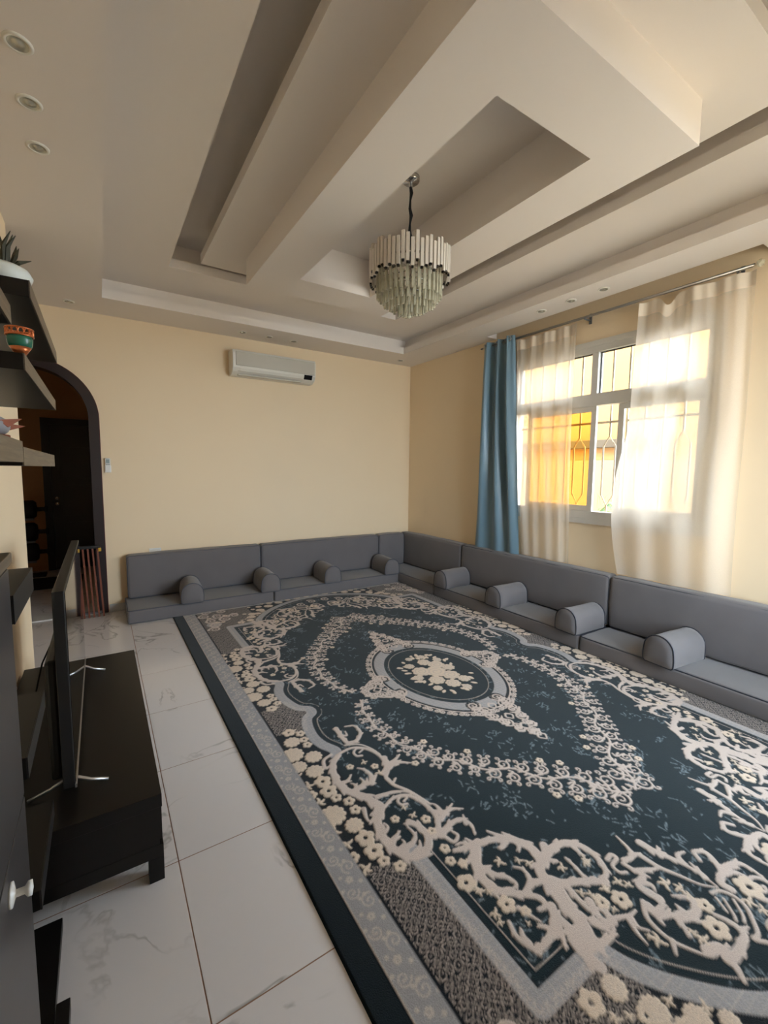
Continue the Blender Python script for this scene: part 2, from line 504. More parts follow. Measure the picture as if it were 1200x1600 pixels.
tag(link('wall_near', boxes((XL, NX0, YN - 0.2, YN, 0, 3.5), (NX1, XR, YN - 0.2, YN, 0, 3.5),
                            (NX0, NX1, YN - 0.2, YN, 0, NZ0), (NX0, NX1, YN - 0.2, YN, NZ1, 3.5)), M_WALL), kind='structure')
# hall behind the arch
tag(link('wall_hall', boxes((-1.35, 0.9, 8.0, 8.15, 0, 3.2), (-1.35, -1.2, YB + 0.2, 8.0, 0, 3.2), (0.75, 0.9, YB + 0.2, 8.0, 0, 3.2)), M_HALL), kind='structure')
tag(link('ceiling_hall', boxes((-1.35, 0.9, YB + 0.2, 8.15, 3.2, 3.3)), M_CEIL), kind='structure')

# ceiling: soffit, tray, floating panel with dropped ring
ceil = empty('ceiling', kind='structure')
tray = (0.085, 3.395, 0.02, 4.80)
SB = 0.09
trayw = (tray[0] - SB, tray[1] + SB, tray[2] - SB, tray[3] + SB)
PX, PY0, PY1 = 3.74, 1.20, 3.66                         # curtain pelmet recess
sof = [(XL, tray[0], YN, YB, Z0, Z0 + 0.08), (tray[0], tray[1], YN, tray[2], Z0, Z0 + 0.08), (tray[0], tray[1], tray[3], YB, Z0, Z0 + 0.08),
       (tray[1], PX, YN, YB, Z0, Z0 + 0.08), (PX, XR, YN, PY0, Z0, Z0 + 0.08), (PX, XR, PY1, YB, Z0, Z0 + 0.08)]
link('soffit', boxes(*sof), M_CEIL, ceil)
link('alcove_ceiling', boxes((-1.2, XL, 3.73, YB, Z0, Z0 + 0.1)), M_CEIL, ceil)
rise = ring_boxes((XL, XR, YN, YB), trayw, Z0 + 0.08, Z1)
rise = [b for b in rise if b[0] < 3.0 or b[1] < 3.5]
link('tray_riser', boxes((XL, trayw[0], YN, YB, Z0 + .08, Z1), (trayw[1], PX - 0.02, YN, YB, Z0 + .08, Z1),
                         (trayw[0], trayw[1], YN, trayw[2], Z0 + .08, Z1), (trayw[0], trayw[1], trayw[3], YB, Z0 + .08, Z1)), M_CEIL, ceil)
opening = (0.57, 2.907, 0.55, 4.28)
link('main_ceiling', boxes(*ring_boxes((XL, XR, YN, YB), opening, Z1, Z1 + 0.072)), M_CEIL, ceil)
slot = (opening[0] - 0.10, opening[1] + 0.10, opening[2] - 0.10, opening[3] + 0.10)
link('slot_riser', boxes(*ring_boxes((XL, XR, YN, YB), slot, Z1 + 0.072, ZTOP)), M_CEIL, ceil)
panel = (0.787, 2.69, 0.77, 4.075)
hole = (1.41, 2.06, 1.37, 3.44)
holew = (1.35, 2.12, 1.31, 3.50)
ZR = 3.022
link('floating_panel', boxes(*ring_boxes(panel, holew, Z1, Z1 + 0.075)), M_CEIL, ceil)
link('panel_riser', boxes(*ring_boxes((0.93, 2.55, 0.91, 3.93), holew, Z1 + 0.075, ZTOP)), M_CEIL, ceil)
ring = (1.085, 2.395, 1.042, 3.79)
link('ring_plate', boxes(*ring_boxes(ring, hole, ZR, ZR + 0.075)), M_CEIL, ceil)
link('ring_riser', boxes(*ring_boxes(ring, holew, ZR + 0.075, Z1)), M_CEIL, ceil)
link('ring_top', boxes((holew[0] - .01, holew[1] + .01, holew[2] - .01, holew[3] + .01, 3.36, 3.44)), M_CEIL, ceil)
link('roof_slab', boxes((-1.35, XR + 0.2, YN - 0.2, YB + 0.2, ZTOP, ZTOP + 0.12)), M_CEIL, ceil)

# skirting
tag(link('baseboard_back', boxes((AX + AR + 0.02, XR, YB - 0.012, YB, 0, 0.08), bevel=0.002, seg=1), M_BASE), kind='structure')
tag(link('baseboard_left', boxes((XL, XL + 0.012, YN, 3.73, 0, 0.08), bevel=0.002, seg=1), M_BASE), kind='structure')
tag(link('baseboard_right', boxes((XR - 0.012, XR, YN, YB, 0, 0.08), bevel=0.002, seg=1), M_BASE), kind='structure')
tag(link('trim_threshold', boxes((AX - AR, AX + AR, YB - 0.01, YB + 0.21, 0.0, 0.012)), M_BASE), kind='structure')

# dark arch lining round the opening
archf = empty('trim_arch', kind='structure')
def arch_band(r0, r1, y0, y1, mat, name):
    bm = bmesh.new()
    path = [(1, 0.0)] + [(None, PI * k / 32) for k in range(33)] + [(-1, 0.0)]
    prof = []
    for i, (sg, a) in enumerate(path):
        if sg is not None:
            prof.append(((AX + sg * r0, 0.0), (AX + sg * r1, 0.0)))
        else:
            prof.append(((AX + r0 * math.cos(a), AZ + r0 * math.sin(a)), (AX + r1 * math.cos(a), AZ + r1 * math.sin(a))))
    rings = []
    for (i0, o0) in prof:
        rings.append([bm.verts.new((i0[0], y0, i0[1])), bm.verts.new((o0[0], y0, o0[1])), bm.verts.new((o0[0], y1, o0[1])), bm.verts.new((i0[0], y1, i0[1]))])
    for A, B in zip(rings[:-1], rings[1:]):
        for j in range(4): bm.faces.new((A[j], A[(j + 1) % 4], B[(j + 1) % 4], B[j]))
    bm.faces.new(rings[0]); bm.faces.new(rings[-1][::-1])
    bmesh.ops.recalc_face_normals(bm, faces=bm.faces[:])
    return link(name, bm_mesh(bm), mat, archf)
arch_band(0.455, 0.54, YB - 0.015, YB + 0.03, M_DARKFRAME, 'architrave')
arch_band(0.462, 0.537, YB + 0.03, YB + 0.22, M_DARKFRAME, 'lining')
arch_band(0.54, 0.547, YB - 0.010, YB, M_FRAMEEDGE, 'edge_bead')

# door at the far end of the hall
dr = empty('door_1', (-0.17, 8.0, 0), kind='structure')
link('leaf', boxes((-0.42, 0.42, -0.055, -0.012, 0.01, 2.12), bevel=0.004), M_DOOR, dr)
link('frame', boxes((-0.51, -0.42, -0.07, 0, 0, 2.21), (0.42, 0.51, -0.07, 0, 0, 2.21), (-0.42, 0.42, -0.07, 0, 2.12, 2.21)), M_DOOR, dr)
for zz in (1.06, 0.98):
    h = link('door_knob', lathe_mesh([(0, 0), (0.026, 0), (0.026, 0.006), (0.012, 0.012), (0.012, 0.035), (0.024, 0.045), (0.022, 0.06), (0, 0.064)], 16), M_CHROME, dr, (-0.36, -0.055, zz), True)
    h.rotation_euler = (PI / 2, 0, 0)
for pz in (0.25, 0.8, 1.35):
    link('door_panel', boxes((-0.30, 0.30, -0.062, -0.055, pz, pz + 0.45), bevel=0.003), M_DOOR, dr)

# window in the right wall
win = empty('window_1', kind='structure')
fx0, fx1 = XR - 0.012, XR + 0.075
link('frame', boxes((fx0, fx1, WY0, WY0 + 0.085, WZ0, WZ1), (fx0, fx1, WY1 - 0.085, WY1, WZ0, WZ1),
                    (fx0, fx1, WY0 + 0.085, WY1 - 0.085, WZ0, WZ0 + 0.10), (fx0, fx1, WY0 + 0.085, WY1 - 0.085, WZ1 - 0.085, WZ1)), M_ALU, win)
link('frame_bead', boxes((fx0 - 0.008, fx0, WY0 - 0.02, WY0 + 0.03, WZ0 - 0.02, WZ1 + 0.02), (fx0 - 0.008, fx0, WY1 - 0.03, WY1 + 0.02, WZ0 - 0.02, WZ1 + 0.02),
                         (fx0 - 0.008, fx0, WY0 + 0.03, WY1 - 0.03, WZ0 - 0.02, WZ0 + 0.03), (fx0 - 0.008, fx0, WY0 + 0.03, WY1 - 0.03, WZ1 - 0.03, WZ1 + 0.02)), M_ALU, win)
link('transom', boxes((fx0 + 0.004, fx1, WY0 + 0.085, WY1 - 0.085, 2.13, 2.24)), M_ALU, win)
link('mullion', boxes((fx0 + 0.004, fx1, 2.40, 2.46, 2.24, WZ1 - 0.085)), M_ALU, win)
for ya, yb in ((WY0 + 0.085, 2.40), (2.46, WY1 - 0.085)):
    link('pane', boxes((XR + 0.035, XR + 0.041, ya, yb, 2.24, WZ1 - 0.085)), M_GLASS, win)
    link('gasket', boxes((XR + 0.03, XR + 0.046, ya, yb, WZ1 - 0.093, WZ1 - 0.085), (XR + 0.03, XR + 0.046, ya, ya + 0.006, 2.24, WZ1 - 0.093), (XR + 0.03, XR + 0.046, yb - 0.006, yb, 2.24, WZ1 - 0.093)), M_BLACKGLOSS, win)
def sash(ya, yb, x, mat):
    s = link('sash', boxes(*[(x, x + 0.028, *q) for q in ((ya, ya + 0.05, WZ0 + 0.10, 2.13), (yb - 0.05, yb, WZ0 + 0.10, 2.13),
                           (ya + 0.05, yb - 0.05, WZ0 + 0.10, WZ0 + 0.15), (ya + 0.05, yb - 0.05, 2.08, 2.13))]), M_ALU, win)
    link('pane', boxes((x + 0.011, x + 0.017, ya + 0.05, yb - 0.05, WZ0 + 0.15, 2.08)), mat, s)
sash(2.40, 3.17, XR + 0.005, M_AMBER)
sash(WY0 + 0.085, 2.21, XR + 0.038, M_GLASS)
# added rear window, unseen behind the camera, put in to light the room
wn = empty('window_added_rear', kind='structure')
link('frame', boxes(*[(q[0], q[1], YN - 0.14, YN - 0.07, q[2], q[3]) for q in ((NX0, NX0 + .07, NZ0, NZ1), (NX1 - .07, NX1, NZ0, NZ1), (NX0 + .07, NX1 - .07, NZ0, NZ0 + .07),
                     (NX0 + .07, NX1 - .07, NZ1 - .07, NZ1), (2.81, 2.89, NZ0 + .07, NZ1 - .07))]), M_ALU, wn)
for xa, xb in ((NX0 + .07, 2.81), (2.89, NX1 - .07)):
    link('pane', boxes((xa, xb, YN - 0.108, YN - 0.102, NZ0 + .07, NZ1 - .07)), M_GLASS, wn)

w3 = empty('window_added_side', kind='structure')  # added side window, never in view, brightens the room with sky light
link('frame', boxes(*[(XR + 0.07, XR + 0.14, *q) for q in ((SY0, SY0 + .07, SZ0, SZ1), (SY1 - .07, SY1, SZ0, SZ1), (SY0 + .07, SY1 - .07, SZ0, SZ0 + .07), (SY0 + .07, SY1 - .07, SZ1 - .07, SZ1))]), M_ALU, w3)
link('pane', boxes((XR + 0.102, XR + 0.108, SY0 + .07, SY1 - .07, SZ0 + .07, SZ1 - .07)), M_GLASS, w3)

# outside
tag(link('ground', boxes((-6, 12, -10, -0.7, -0.35, -0.2), (4.1, 12, -0.7, 12, -0.35, -0.2)), M_GROUND), kind='structure')
nb = empty('neighbour_wall', (6.5, 3, -0.2), label='sunlit peach-cream garden wall outside the window with stone base', cat='wall')
link('render_wall', boxes((0, 0.3, -1.6, 9, 0, 4.0)), M_EXTWALL, nb)
link('stone_course', boxes((-0.04, 0.0, -1.6, 9, 0, 1.90), bevel=0.006), M_EXTSTONE, nb)
link('ledge', boxes((-0.10, 0.0, 0.25, 6, 2.09, 2.21), bevel=0.006), M_EXTGREY, nb)
# steel grille outside the window
gr = empty('window_grille', (XR + 0.14, 0, 0), label='white steel window grille with pointed lozenge bars outside the glass', cat='grille')
link('cross_bar', boxes((-0.006, 0.006, WY0, WY1, 1.975, 1.995)), M_GRILLE, gr)
k = -5
while 2.335 + k * 0.1545 < WY1 - 0.03:
    y = 2.335 + k * 0.1545
    if y > WY0 + 0.03:
        if k % 2:
            link('bar', boxes((-0.007, 0.007, y - 0.007, y + 0.007, WZ0, WZ1)), M_GRILLE, gr)
        else:
            link('bar', boxes((-0.007, 0.007, y - 0.007, y + 0.007, 1.86, WZ1)), M_GRILLE, gr)
            link('lozenge', tube_mesh([(0, y, 1.86), (0, y + 0.058, 1.76), (0, y + 0.058, 1.30), (0, y, 1.20), (0, y - 0.058, 1.30), (0, y - 0.058, 1.76)], 0.008, 6, closed=True), M_GRILLE, gr)
            link('bar', boxes((-0.007, 0.007, y - 0.007, y + 0.007, WZ0, 1.20)), M_GRILLE, gr)
    k += 1

# ================================================================== FLOOR SEATING
def seat(x0, x1, y0, y1, label, cord, seed, h=0.135):
    cx, cy = (x0 + x1) / 2, (y0 + y1) / 2
    t = empty('floor_seat', (cx, cy, 0.0), label=label, cat='floor seat', group='grey floor seat mattresses')
    lx, ly = x1 - x0, y1 - y0
    link('mattress', cushion_mesh(lx, ly, h, 0.022, 0.008, 0.004, seed, front=(0, -1) if x1 < 3.4 else (-1, 0)), M_SOFA, t, None, True)
    for z in (h - 0.004, 0.012):
        link('piping', tube_mesh(rect_loop(lx - 0.010, ly - 0.010, z, 0.025), 0.0045, 6, closed=True), cord, t, None, True)
    return t
def backrest(x0, x1, y0, y1, label, cord, seed, z0=0.146, z1=0.602):
    cx, cy = (x0 + x1) / 2, (y0 + y1) / 2
    t = empty('back_cushion', (cx, cy, z0), label=label, cat='back cushion', group='grey back cushions along the walls')
    lx, ly, h = x1 - x0, y1 - y0, z1 - z0
    link('cushion', cushion_mesh(lx, ly, h, 0.03, 0.012, 0.004, seed, front=(0, -1) if lx > ly else (-1, 0)), M_SOFA, t, None, True)
    if lx > ly: # faces -y
        loop = [(p[0], -ly / 2 + 0.010, p[1] + h / 2) for p in rect_loop(lx - 0.014, h - 0.014, 0, 0.03)]
    else:
        loop = [(-lx / 2 + 0.010, p[0], p[1] + h / 2) for p in rect_loop(ly - 0.014, h - 0.014, 0, 0.03)]
    link('piping', tube_mesh(loop, 0.0045, 6, closed=True), cord, t, None, True)
    return t
YS, XS = 4.765, 3.345
g = 0.004
seat(0.168, 1.615 - g, YS, YB - 0.014, 'grey floor mattress at the end near the arched doorway, under the air conditioner wall', M_PIPGREY, 1)
seat(1.615 + g, XS - g, YS, YB - 0.014, 'grey floor mattress along the air conditioner wall, butting against the corner mattress', M_PIPGREY, 2)
seat(XS + g, XR - 0.014, 4.035 + g, YB - 0.014, 'short grey mattress filling the room corner', M_PIPGREY, 3)
seat(XS + g, XR - 0.014, 2.108 + g, 4.035 - g, 'grey mattress with dark piping in front of the blue curtain', M_PIPING, 4)
seat(XS + g, XR - 0.014, 0.18, 2.108 - g, 'grey mattress with dark piping below the wide sheer curtain, farthest from the corner', M_PIPING, 5)
BT = 0.145
backrest(0.195, 1.595 - g, YB - 0.014 - BT, YB - 0.014, 'tall grey back cushion leaning beside the arched doorway end', M_PIPGREY, 11)
backrest(1.595 + g, 3.275 - g, YB - 0.014 - BT, YB - 0.014, 'long grey back cushion on the air conditioner wall, next to the corner cushion', M_PIPGREY, 12)
backrest(3.275 + g, XR - 0.014 - BT - 0.02, YB - 0.014 - BT, YB - 0.014, 'narrow grey back cushion closing the room corner on the air conditioner wall', M_PIPGREY, 13)
backrest(XR - 0.014 - BT, XR - 0.014, 3.985 + g, YB - 0.014, 'grey back cushion on the window wall between the room corner and the blue curtain', M_PIPGREY, 14)
backrest(XR - 0.014 - BT, XR - 0.014, 2.09 + g, 3.985 - g, 'long grey back cushion below the blue and the narrow sheer curtain', M_PIPING, 15)
backrest(XR - 0.014 - BT, XR - 0.014, 0.18, 2.09 - g, 'long grey back cushion under the wide sheer curtain', M_PIPING, 16)

def bolster_mesh(w=0.205, h=0.205, L=0.40, seed=0):
    prof = []
    r = w / 2
    for zz in np.linspace(0.012, h - r, 5): prof.append((-r - 0.004 * math.sin(PI * zz / (h - r)), zz))
    for k in range(1, 12):
        a = PI - PI * k / 12; prof.append((r * math.cos(a), h - r + r * math.sin(a)))
    for zz in np.linspace(h - r, 0.012, 5): prof.append((r + 0.004 * math.sin(PI * zz / (h - r)), zz))
    prof += [(r - 0.012, 0), (r * .4, 0), (-r * .4, 0), (-r + 0.012, 0)]
    bm = bmesh.new(); n = len(prof); cz = h * 0.48
    st = [(-L / 2 - 0.006, 0.0), (-L / 2 - 0.005, 0.5), (-L / 2 - 0.001, 0.93), (-L / 2 + 0.010, 1.0)] + [(q, 1.0) for q in np.linspace(-L / 2 + 0.04, L / 2 - 0.04, 8)] + [(L / 2 - 0.010, 1.0), (L / 2 + 0.001, 0.93), (L / 2 + 0.005, 0.5), (L / 2 + 0.006, 0.0)]
    rings = []
    for yv, s in st:
        if s == 0.0:
            rings.append([bm.verts.new((0, yv, cz))]); continue
        row = []
        for (px, pz) in prof:
            x, z = px * s, cz + (pz - cz) * s
            if s == 1.0 and pz > 0.01:
                d = noise.noise(Vector((x * 9 + seed * 5, yv * 8, z * 9))) * 0.005
                x += d * (px / r); z += d * (pz / h)
            row.append(bm.verts.new((x, yv, z)))
        rings.append(row)
    for A, B in zip(rings[:-1], rings[1:]):
        if len(A) == 1:
            for j in range(n): bm.faces.new((A[0], B[j], B[(j + 1) % n]))
        elif len(B) == 1:
            for j in range(n): bm.faces.new((A[(j + 1) % n], A[j], B[0]))
        else:
            for j in range(n): bm.faces.new((A[j], A[(j + 1) % n], B[(j + 1) % n], B[j]))
    bmesh.ops.recalc_face_normals(bm, faces=bm.faces[:])
    return bm_mesh(bm), prof
def bolster(loc, rz, label, cord, seed, w=0.205, h=0.205):
    t = empty('bolster', loc, rz, label, 'bolster', 'half-round grey arm bolsters on the floor seats')
    me, prof = bolster_mesh(w, h, 0.40, seed)
    link('cushion', me, M_SOFA, t, None, True)
    for y in (-0.196, 0.196):
        link('piping', tube_mesh([(p[0] * 1.005, y, p[1] + 0.001) for p in prof], 0.0042, 6, closed=True), cord, t, None, True)
zb_ = 0.139
by = 4.705 + 0.2 + 0.01
bolster((0.765, by, zb_), -0.09, 'grey half-round bolster nearest the arched doorway on the air conditioner wall', M_PIPGREY, 1)
bolster((1.575, by, zb_), -0.06, 'grey half-round bolster at the mattress joint below the air conditioner', M_PIPGREY, 2)
bolster((2.345, by, zb_), -0.05, 'grey half-round bolster on the long cushion between the air conditioner and the corner', M_PIPGREY, 3)
bolster((3.218, by, zb_), -0.08, 'grey half-round bolster in front of the narrow corner cushion', M_PIPGREY, 4)
bx = 3.30 + 0.2 + 0.01
bolster((bx, 3.885, zb_), PI / 2 + 0.04, 'grey bolster at the joint between the corner mattress and the piped window mattress', M_PIPING, 5)
bolster((bx, 3.045, zb_), PI / 2 - 0.03, 'grey bolster with dark piping below the narrow sheer curtain', M_PIPING, 6)
bolster((bx, 2.205, zb_), PI / 2 - 0.06, 'grey bolster with dark piping at the seam between the two long window cushions', M_PIPING, 7)
bolster((bx - 0.01, 1.445, zb_), PI / 2 - 0.10, 'grey bolster with dark piping below the wide sheer curtain', M_PIPING, 8, 0.21, 0.215)

# ================================================================== CURTAINS AND ROD
rod = empty('curtain_rod', (3.80, 2.5, 2.93), label='double metal curtain rod with crystal ball end above the window', cat='curtain rod')
link('rod', tube_mesh([(0.0, -1.245, 0.0), (0.0, 1.265, 0.0)], 0.010, 10), M_ROD, rod, None, True)
link('rod', tube_mesh([(0.045, -1.225, 0.012), (0.045, 1.24, 0.012)], 0.009, 10), M_ROD, rod, None, True)
for yy in (-1.15, 0.0, 1.22):
    link('bracket', boxes((-0.006, 0.093, yy - 0.006, yy + 0.006, -0.022, -0.010), (0.083, 0.093, yy - 0.012, yy + 0.012, -0.045, 0.045)), M_STEEL, rod)
for sg, yy in ((-1, -1.245), (1, 1.265)):
    bm = bmesh.new(); bmesh.ops.create_icosphere(bm, subdivisions=1, radius=0.028)
    link('finial', bm_mesh(bm), M_CRYSTAL if sg < 0 else M_STEEL, rod, (0, yy + sg * 0.03, 0)).scale = (1, 1, 1) if sg < 0 else (0.4, 0.9, 0.4)

def curtain(name, mat, yt0, yt1, yb0, yb1, zt, zb, nf, amp, x0, label, cat, seed, nu=150, nv=44, belly=None, sag=None):
    """hanging cloth: s runs along the rod, folds deepen and wander towards the hem"""
    rnd = random.Random(seed)
    ph = [rnd.uniform(0, 6.28) for _ in range(6)]
    verts, faces = [], []
    for j in range(nv + 1):
        t = j / nv
        for i in range(nu + 1):
            s = i / nu
            wob = 0.05 * t * math.sin(3.1 * s * 2 + ph[0]) + 0.025 * math.sin(5 * t + ph[1] + s * 4)
            sw = s + wob * 0.6 * math.sin(PI * s)
            y = (yt0 + (yt1 - yt0) * sw) * (1 - t) + (yb0 + (yb1 - yb0) * sw) * t
            a = amp * (0.55 + 0.65 * math.sin(PI * min(1, t * 0.9 + 0.1)))
            f = math.sin(2 * PI * nf * s + ph[2]) + 0.4 * math.sin(2 * PI * nf * 2.3 * s + ph[3] + 1.5 * t) * max(0, 1 - 1.6 * t) + 0.35 * math.sin(2 * PI * nf * 0.45 * s + ph[4] + 2 * t)
            x = x0 + a * f * 0.5
            z = zt + (zb - zt) * t
            if sag and t < 0.25: z -= sag(s) * (1 - t / 0.25)
            if belly:
                dx, dy, dz = belly(s, t); x += dx; y += dy; z += dz
            verts.append((min(x, XR - 0.03), y, z))
    for j in range(nv):
        for i in range(nu):
            a = j * (nu + 1) + i
            faces.append((a, a + 1, a + nu + 2, a + nu + 1))
    me = bpy.data.meshes.new(name); me.from_pydata(verts, [], faces)
    t = empty(name, (0, 0, 0), label=label, cat=cat)
    link('cloth', me, mat, t, None, True)
    return t, verts, nu, nv
def heading(t, verts, nu, rows, mat, name='heading_tape', off=-0.003):
    vs = [(x + off, y, z) for (x, y, z) in verts[:(nu + 1) * (rows + 1)]]
    fs = [(j * (nu + 1) + i, j * (nu + 1) + i + 1, (j + 1) * (nu + 1) + i + 1, (j + 1) * (nu + 1) + i) for j in range(rows) for i in range(nu)]
    me = bpy.data.meshes.new(name); me.from_pydata(vs, [], fs)
    return link(name, me, mat, t, None, True)
HEM = 0.624
bt, bv, bn, _ = curtain('blue_curtain', M_SATIN, 3.30, 3.71, 3.14, 3.785, 2.965, HEM, 2.6, 0.085, 3.785,
        'teal-blue satin curtain bunched beside the window', 'curtain', 3, belly=lambda s, t: (0.0, 0.02 * math.sin(3 * t + 4 * s) * t, -0.01 * t))
for k, (yy) in enumerate((3.34, 3.47, 3.59, 3.69)):
    vx = min(bv[2 * (bn + 1):3 * (bn + 1)], key=lambda v: abs(v[1] - yy))[0] - 0.006
    gm = link('grommet', tube_mesh([(0.0, 0.022 * math.cos(2 * PI * q / 14), 0.022 * math.sin(2 * PI * q / 14)) for q in range(14)], 0.005, 6, closed=True), M_CHROME, bt, (vx, yy, 2.93), True)
bt['group'] = 'curtains at the window'
def belly1(s, t): return (-0.02 * math.sin(PI * t) , 0, 0)
st1, v1, n1, _ = curtain('sheer_curtain', M_SHEER, 2.575, 3.285, 2.545, 3.115, 2.900, HEM, 4.2, 0.034, 3.81,
        'narrow sheer cream curtain next to the blue curtain', 'curtain', 5, belly=belly1)
heading(st1, v1, n1, 2, M_TAPE)
st1['group'] = 'curtains at the window'
def belly2(s, t):
    e = max(0, (t - 0.45) / 0.55)
    return (-0.075 * math.sin(PI * min(1, e)) * (0.4 + 0.6 * math.sin(PI * s)) * 0.9, 0.10 * math.sin(PI * e) * max(0, s - 0.75) * 4 * 0.8, 0)
def sag2(s): return 0.075 * math.exp(-((s - 0.72) / 0.055) ** 2)
st2, v2, n2, _ = curtain('sheer_curtain', M_SHEER, 1.245, 2.010, 1.235, 2.06, 2.900, HEM, 3.4, 0.040, 3.80,
        'wide billowing sheer cream curtain with a sagging top hem', 'curtain', 9, belly=belly2, sag=sag2)
heading(st2, v2, n2, 2, M_TAPE)
st2['group'] = 'curtains at the window'

# ================================================================== AIR CONDITIONER
ac = empty('air_conditioner', (1.80, YB, 2.575), label='white split air conditioner mounted high on the cream wall', cat='air conditioner')
prof = [(0, 0.0), (-0.10, 0.0), (-0.165, 0.03), (-0.195, 0.075), (-0.20, 0.23), (-0.185, 0.268), (-0.15, 0.275), (0, 0.275)]
link('body', prism_mesh(prof, 'x', -0.50, 0.50, bevel=0.006), M_AC, ac)
link('front_panel', boxes((-0.465, 0.485, -0.206, -0.19, 0.095, 0.245), bevel=0.005), M_ACGREY, ac)
fl = link('air_flap', prism_mesh([(-0.196, 0.088), (-0.168, 0.032), (-0.160, 0.036), (-0.188, 0.090)], 'x', -0.44, 0.34), M_ACGREY, ac)
link('flap_rib', prism_mesh([(-0.192, 0.072), (-0.176, 0.042), (-0.180, 0.040), (-0.196, 0.070)], 'x', -0.42, 0.33), M_AC, fl)
link('display', prism_mesh([(-0.202, 0.088), (-0.178, 0.036), (-0.170, 0.038), (-0.190, 0.090)], 'x', 0.35, 0.455), M_BLACKGLOSS, ac)
link('outlet_slot', boxes((-0.43, 0.33, -0.15, -0.105, -0.002, 0.012)), M_ACGREY, ac)

# ================================================================== DOWNLIGHTS
def downlight(x, y, label, grp):
    t = empty('downlight', (x, y, Z0), label=label, cat='downlight', group=grp)
    link('trim_ring', DL_RING, M_AC, t)
    link('reflector', DL_CUP, M_LAMPGLASS, t)
DL_RING = lathe_mesh([(0.046, 0.0), (0.046, -0.004), (0.040, -0.007), (0.033, -0.006), (0.033, 0.0)], 28); DL_RING.materials.append(M_AC)
DL_CUP = lathe_mesh([(0.034, -0.0055), (0.026, -0.003), (0.016, -0.002), (0.015, -0.006), (0.0, -0.007)], 24); DL_CUP.materials.append(M_LAMPGLASS)
for m_ in (DL_RING, DL_CUP):
    for p in m_.polygons: p.use_smooth = True
for y, w in ((2.167, 'farthest from the arched doorway'), (2.474, 'the middle one'), (2.782, 'nearest the arched doorway')):
    downlight(-0.18, y, 'recessed downlight in the row above the wall shelves, ' + w, 'downlights above the wall shelves')
downlight(-0.17, 5.08, 'single recessed downlight in the soffit above the arched doorway', None)
for x, w in ((1.40, 'the one nearest the doorway'), (1.70, 'the middle one'), (2.0, 'nearest the room corner')):
    downlight(x, 5.08, 'recessed downlight in the row above the air conditioner, ' + w, 'downlights above the air conditioner')
downlight(3.55, 5.088, 'single recessed downlight in the soffit at the room corner', None)
for y, w in ((2.19, 'farthest from the room corner'), (2.49, 'the middle one'), (2.80, 'nearest the room corner')):
    downlight(3.565, y, 'recessed downlight in the row beside the curtain rod, ' + w, 'downlights beside the curtain rod')

# ================================================================== CHANDELIER
ch = empty('chandelier', (1.735, 2.40, 2.50), label='tiered crystal rod chandelier hanging on a black cord', cat='chandelier')
link('ceiling_cup', lathe_mesh([(0, 0.86), (0.055, 0.86), (0.055, 0.835), (0.05, 0.83), (0.012, 0.825), (0.012, 0.80), (0, 0.80)], 24), M_CHROME, ch, None, True)
link('cord', tube_mesh([(0.004 * math.sin(i * 1.9), 0.004 * math.cos(i * 2.3), 0.81 - i * 0.045) for i in range(12)], 0.009, 8, radii=[0.009 + 0.003 * math.sin(i * 2.1) for i in range(12)]), M_BLACKFAB, ch, None, True)
link('stem', tube_mesh([(0, 0, 0.34), (0, 0, 0.10)], 0.012, 10), M_CHROME, ch, None, True)
for z, r in ((0.30, 0.245), (0.24, 0.205), (0.19, 0.155), (0.145, 0.095)):
    fr = link('hoop', tube_mesh([(r * math.cos(2 * PI * q / 36), r * math.sin(2 * PI * q / 36), z) for q in range(36)], 0.006, 6, closed=True), M_CHROME, ch, None, True)
    for q in range(3):
        a = q * 2 * PI / 3
        link('spoke', tube_mesh([(0, 0, z), (r * math.cos(a), r * math.sin(a), z)], 0.004, 6), M_CHROME, fr, None, True)
def rod_proto(w, L, mat, bev):
    me = boxes((-w / 2, w / 2, -w / 2, w / 2, 0, L), bevel=bev, seg=1); me.materials.append(mat); return me
R_TOP = rod_proto(0.021, 0.16, M_CRYSTALW, 0.002); R_MID = rod_proto(0.016, 0.16, M_CRYSTAL, 0.002)
R_SMALL = rod_proto(0.014, 0.14, M_CRYSTAL, 0.002); R_CLIP = boxes((-0.007, 0.007, -0.007, 0.007, -0.012, 0.004)); R_CLIP.materials.append(M_BLACKGLOSS)
def tier(n, r, z, me, jit, seed, clip=False):
    rnd = random.Random(seed)
    for i in range(n):
        a = 2 * PI * i / n
        dz = rnd.choice((-1, -0.3, 0.4, 1)) * jit
        c = link('crystal_rod', me, None, ch, (r * math.cos(a), r * math.sin(a), z + dz)); c.rotation_euler = (0, 0, a)
        if clip: link('clip', R_CLIP, None, c)
tier(56, 0.250, 0.235, R_TOP, 0.020, 1, True)
tier(36, 0.205, 0.115, R_MID, 0.006, 2)
tier(28, 0.165, 0.075, R_MID, 0.006, 5)
tier(20, 0.115, 0.045, R_SMALL, 0.006, 3)
tier(10, 0.06, 0.022, R_SMALL, 0.004, 4)
link('crystal_rod', R_SMALL, None, ch, (0, 0, 0.012))
bm = bmesh.new(); bmesh.ops.create_icosphere(bm, subdivisions=1, radius=0.017)
link('crystal_drop', bm_mesh(bm), M_CRYSTAL, ch, (0, 0, 0.012))

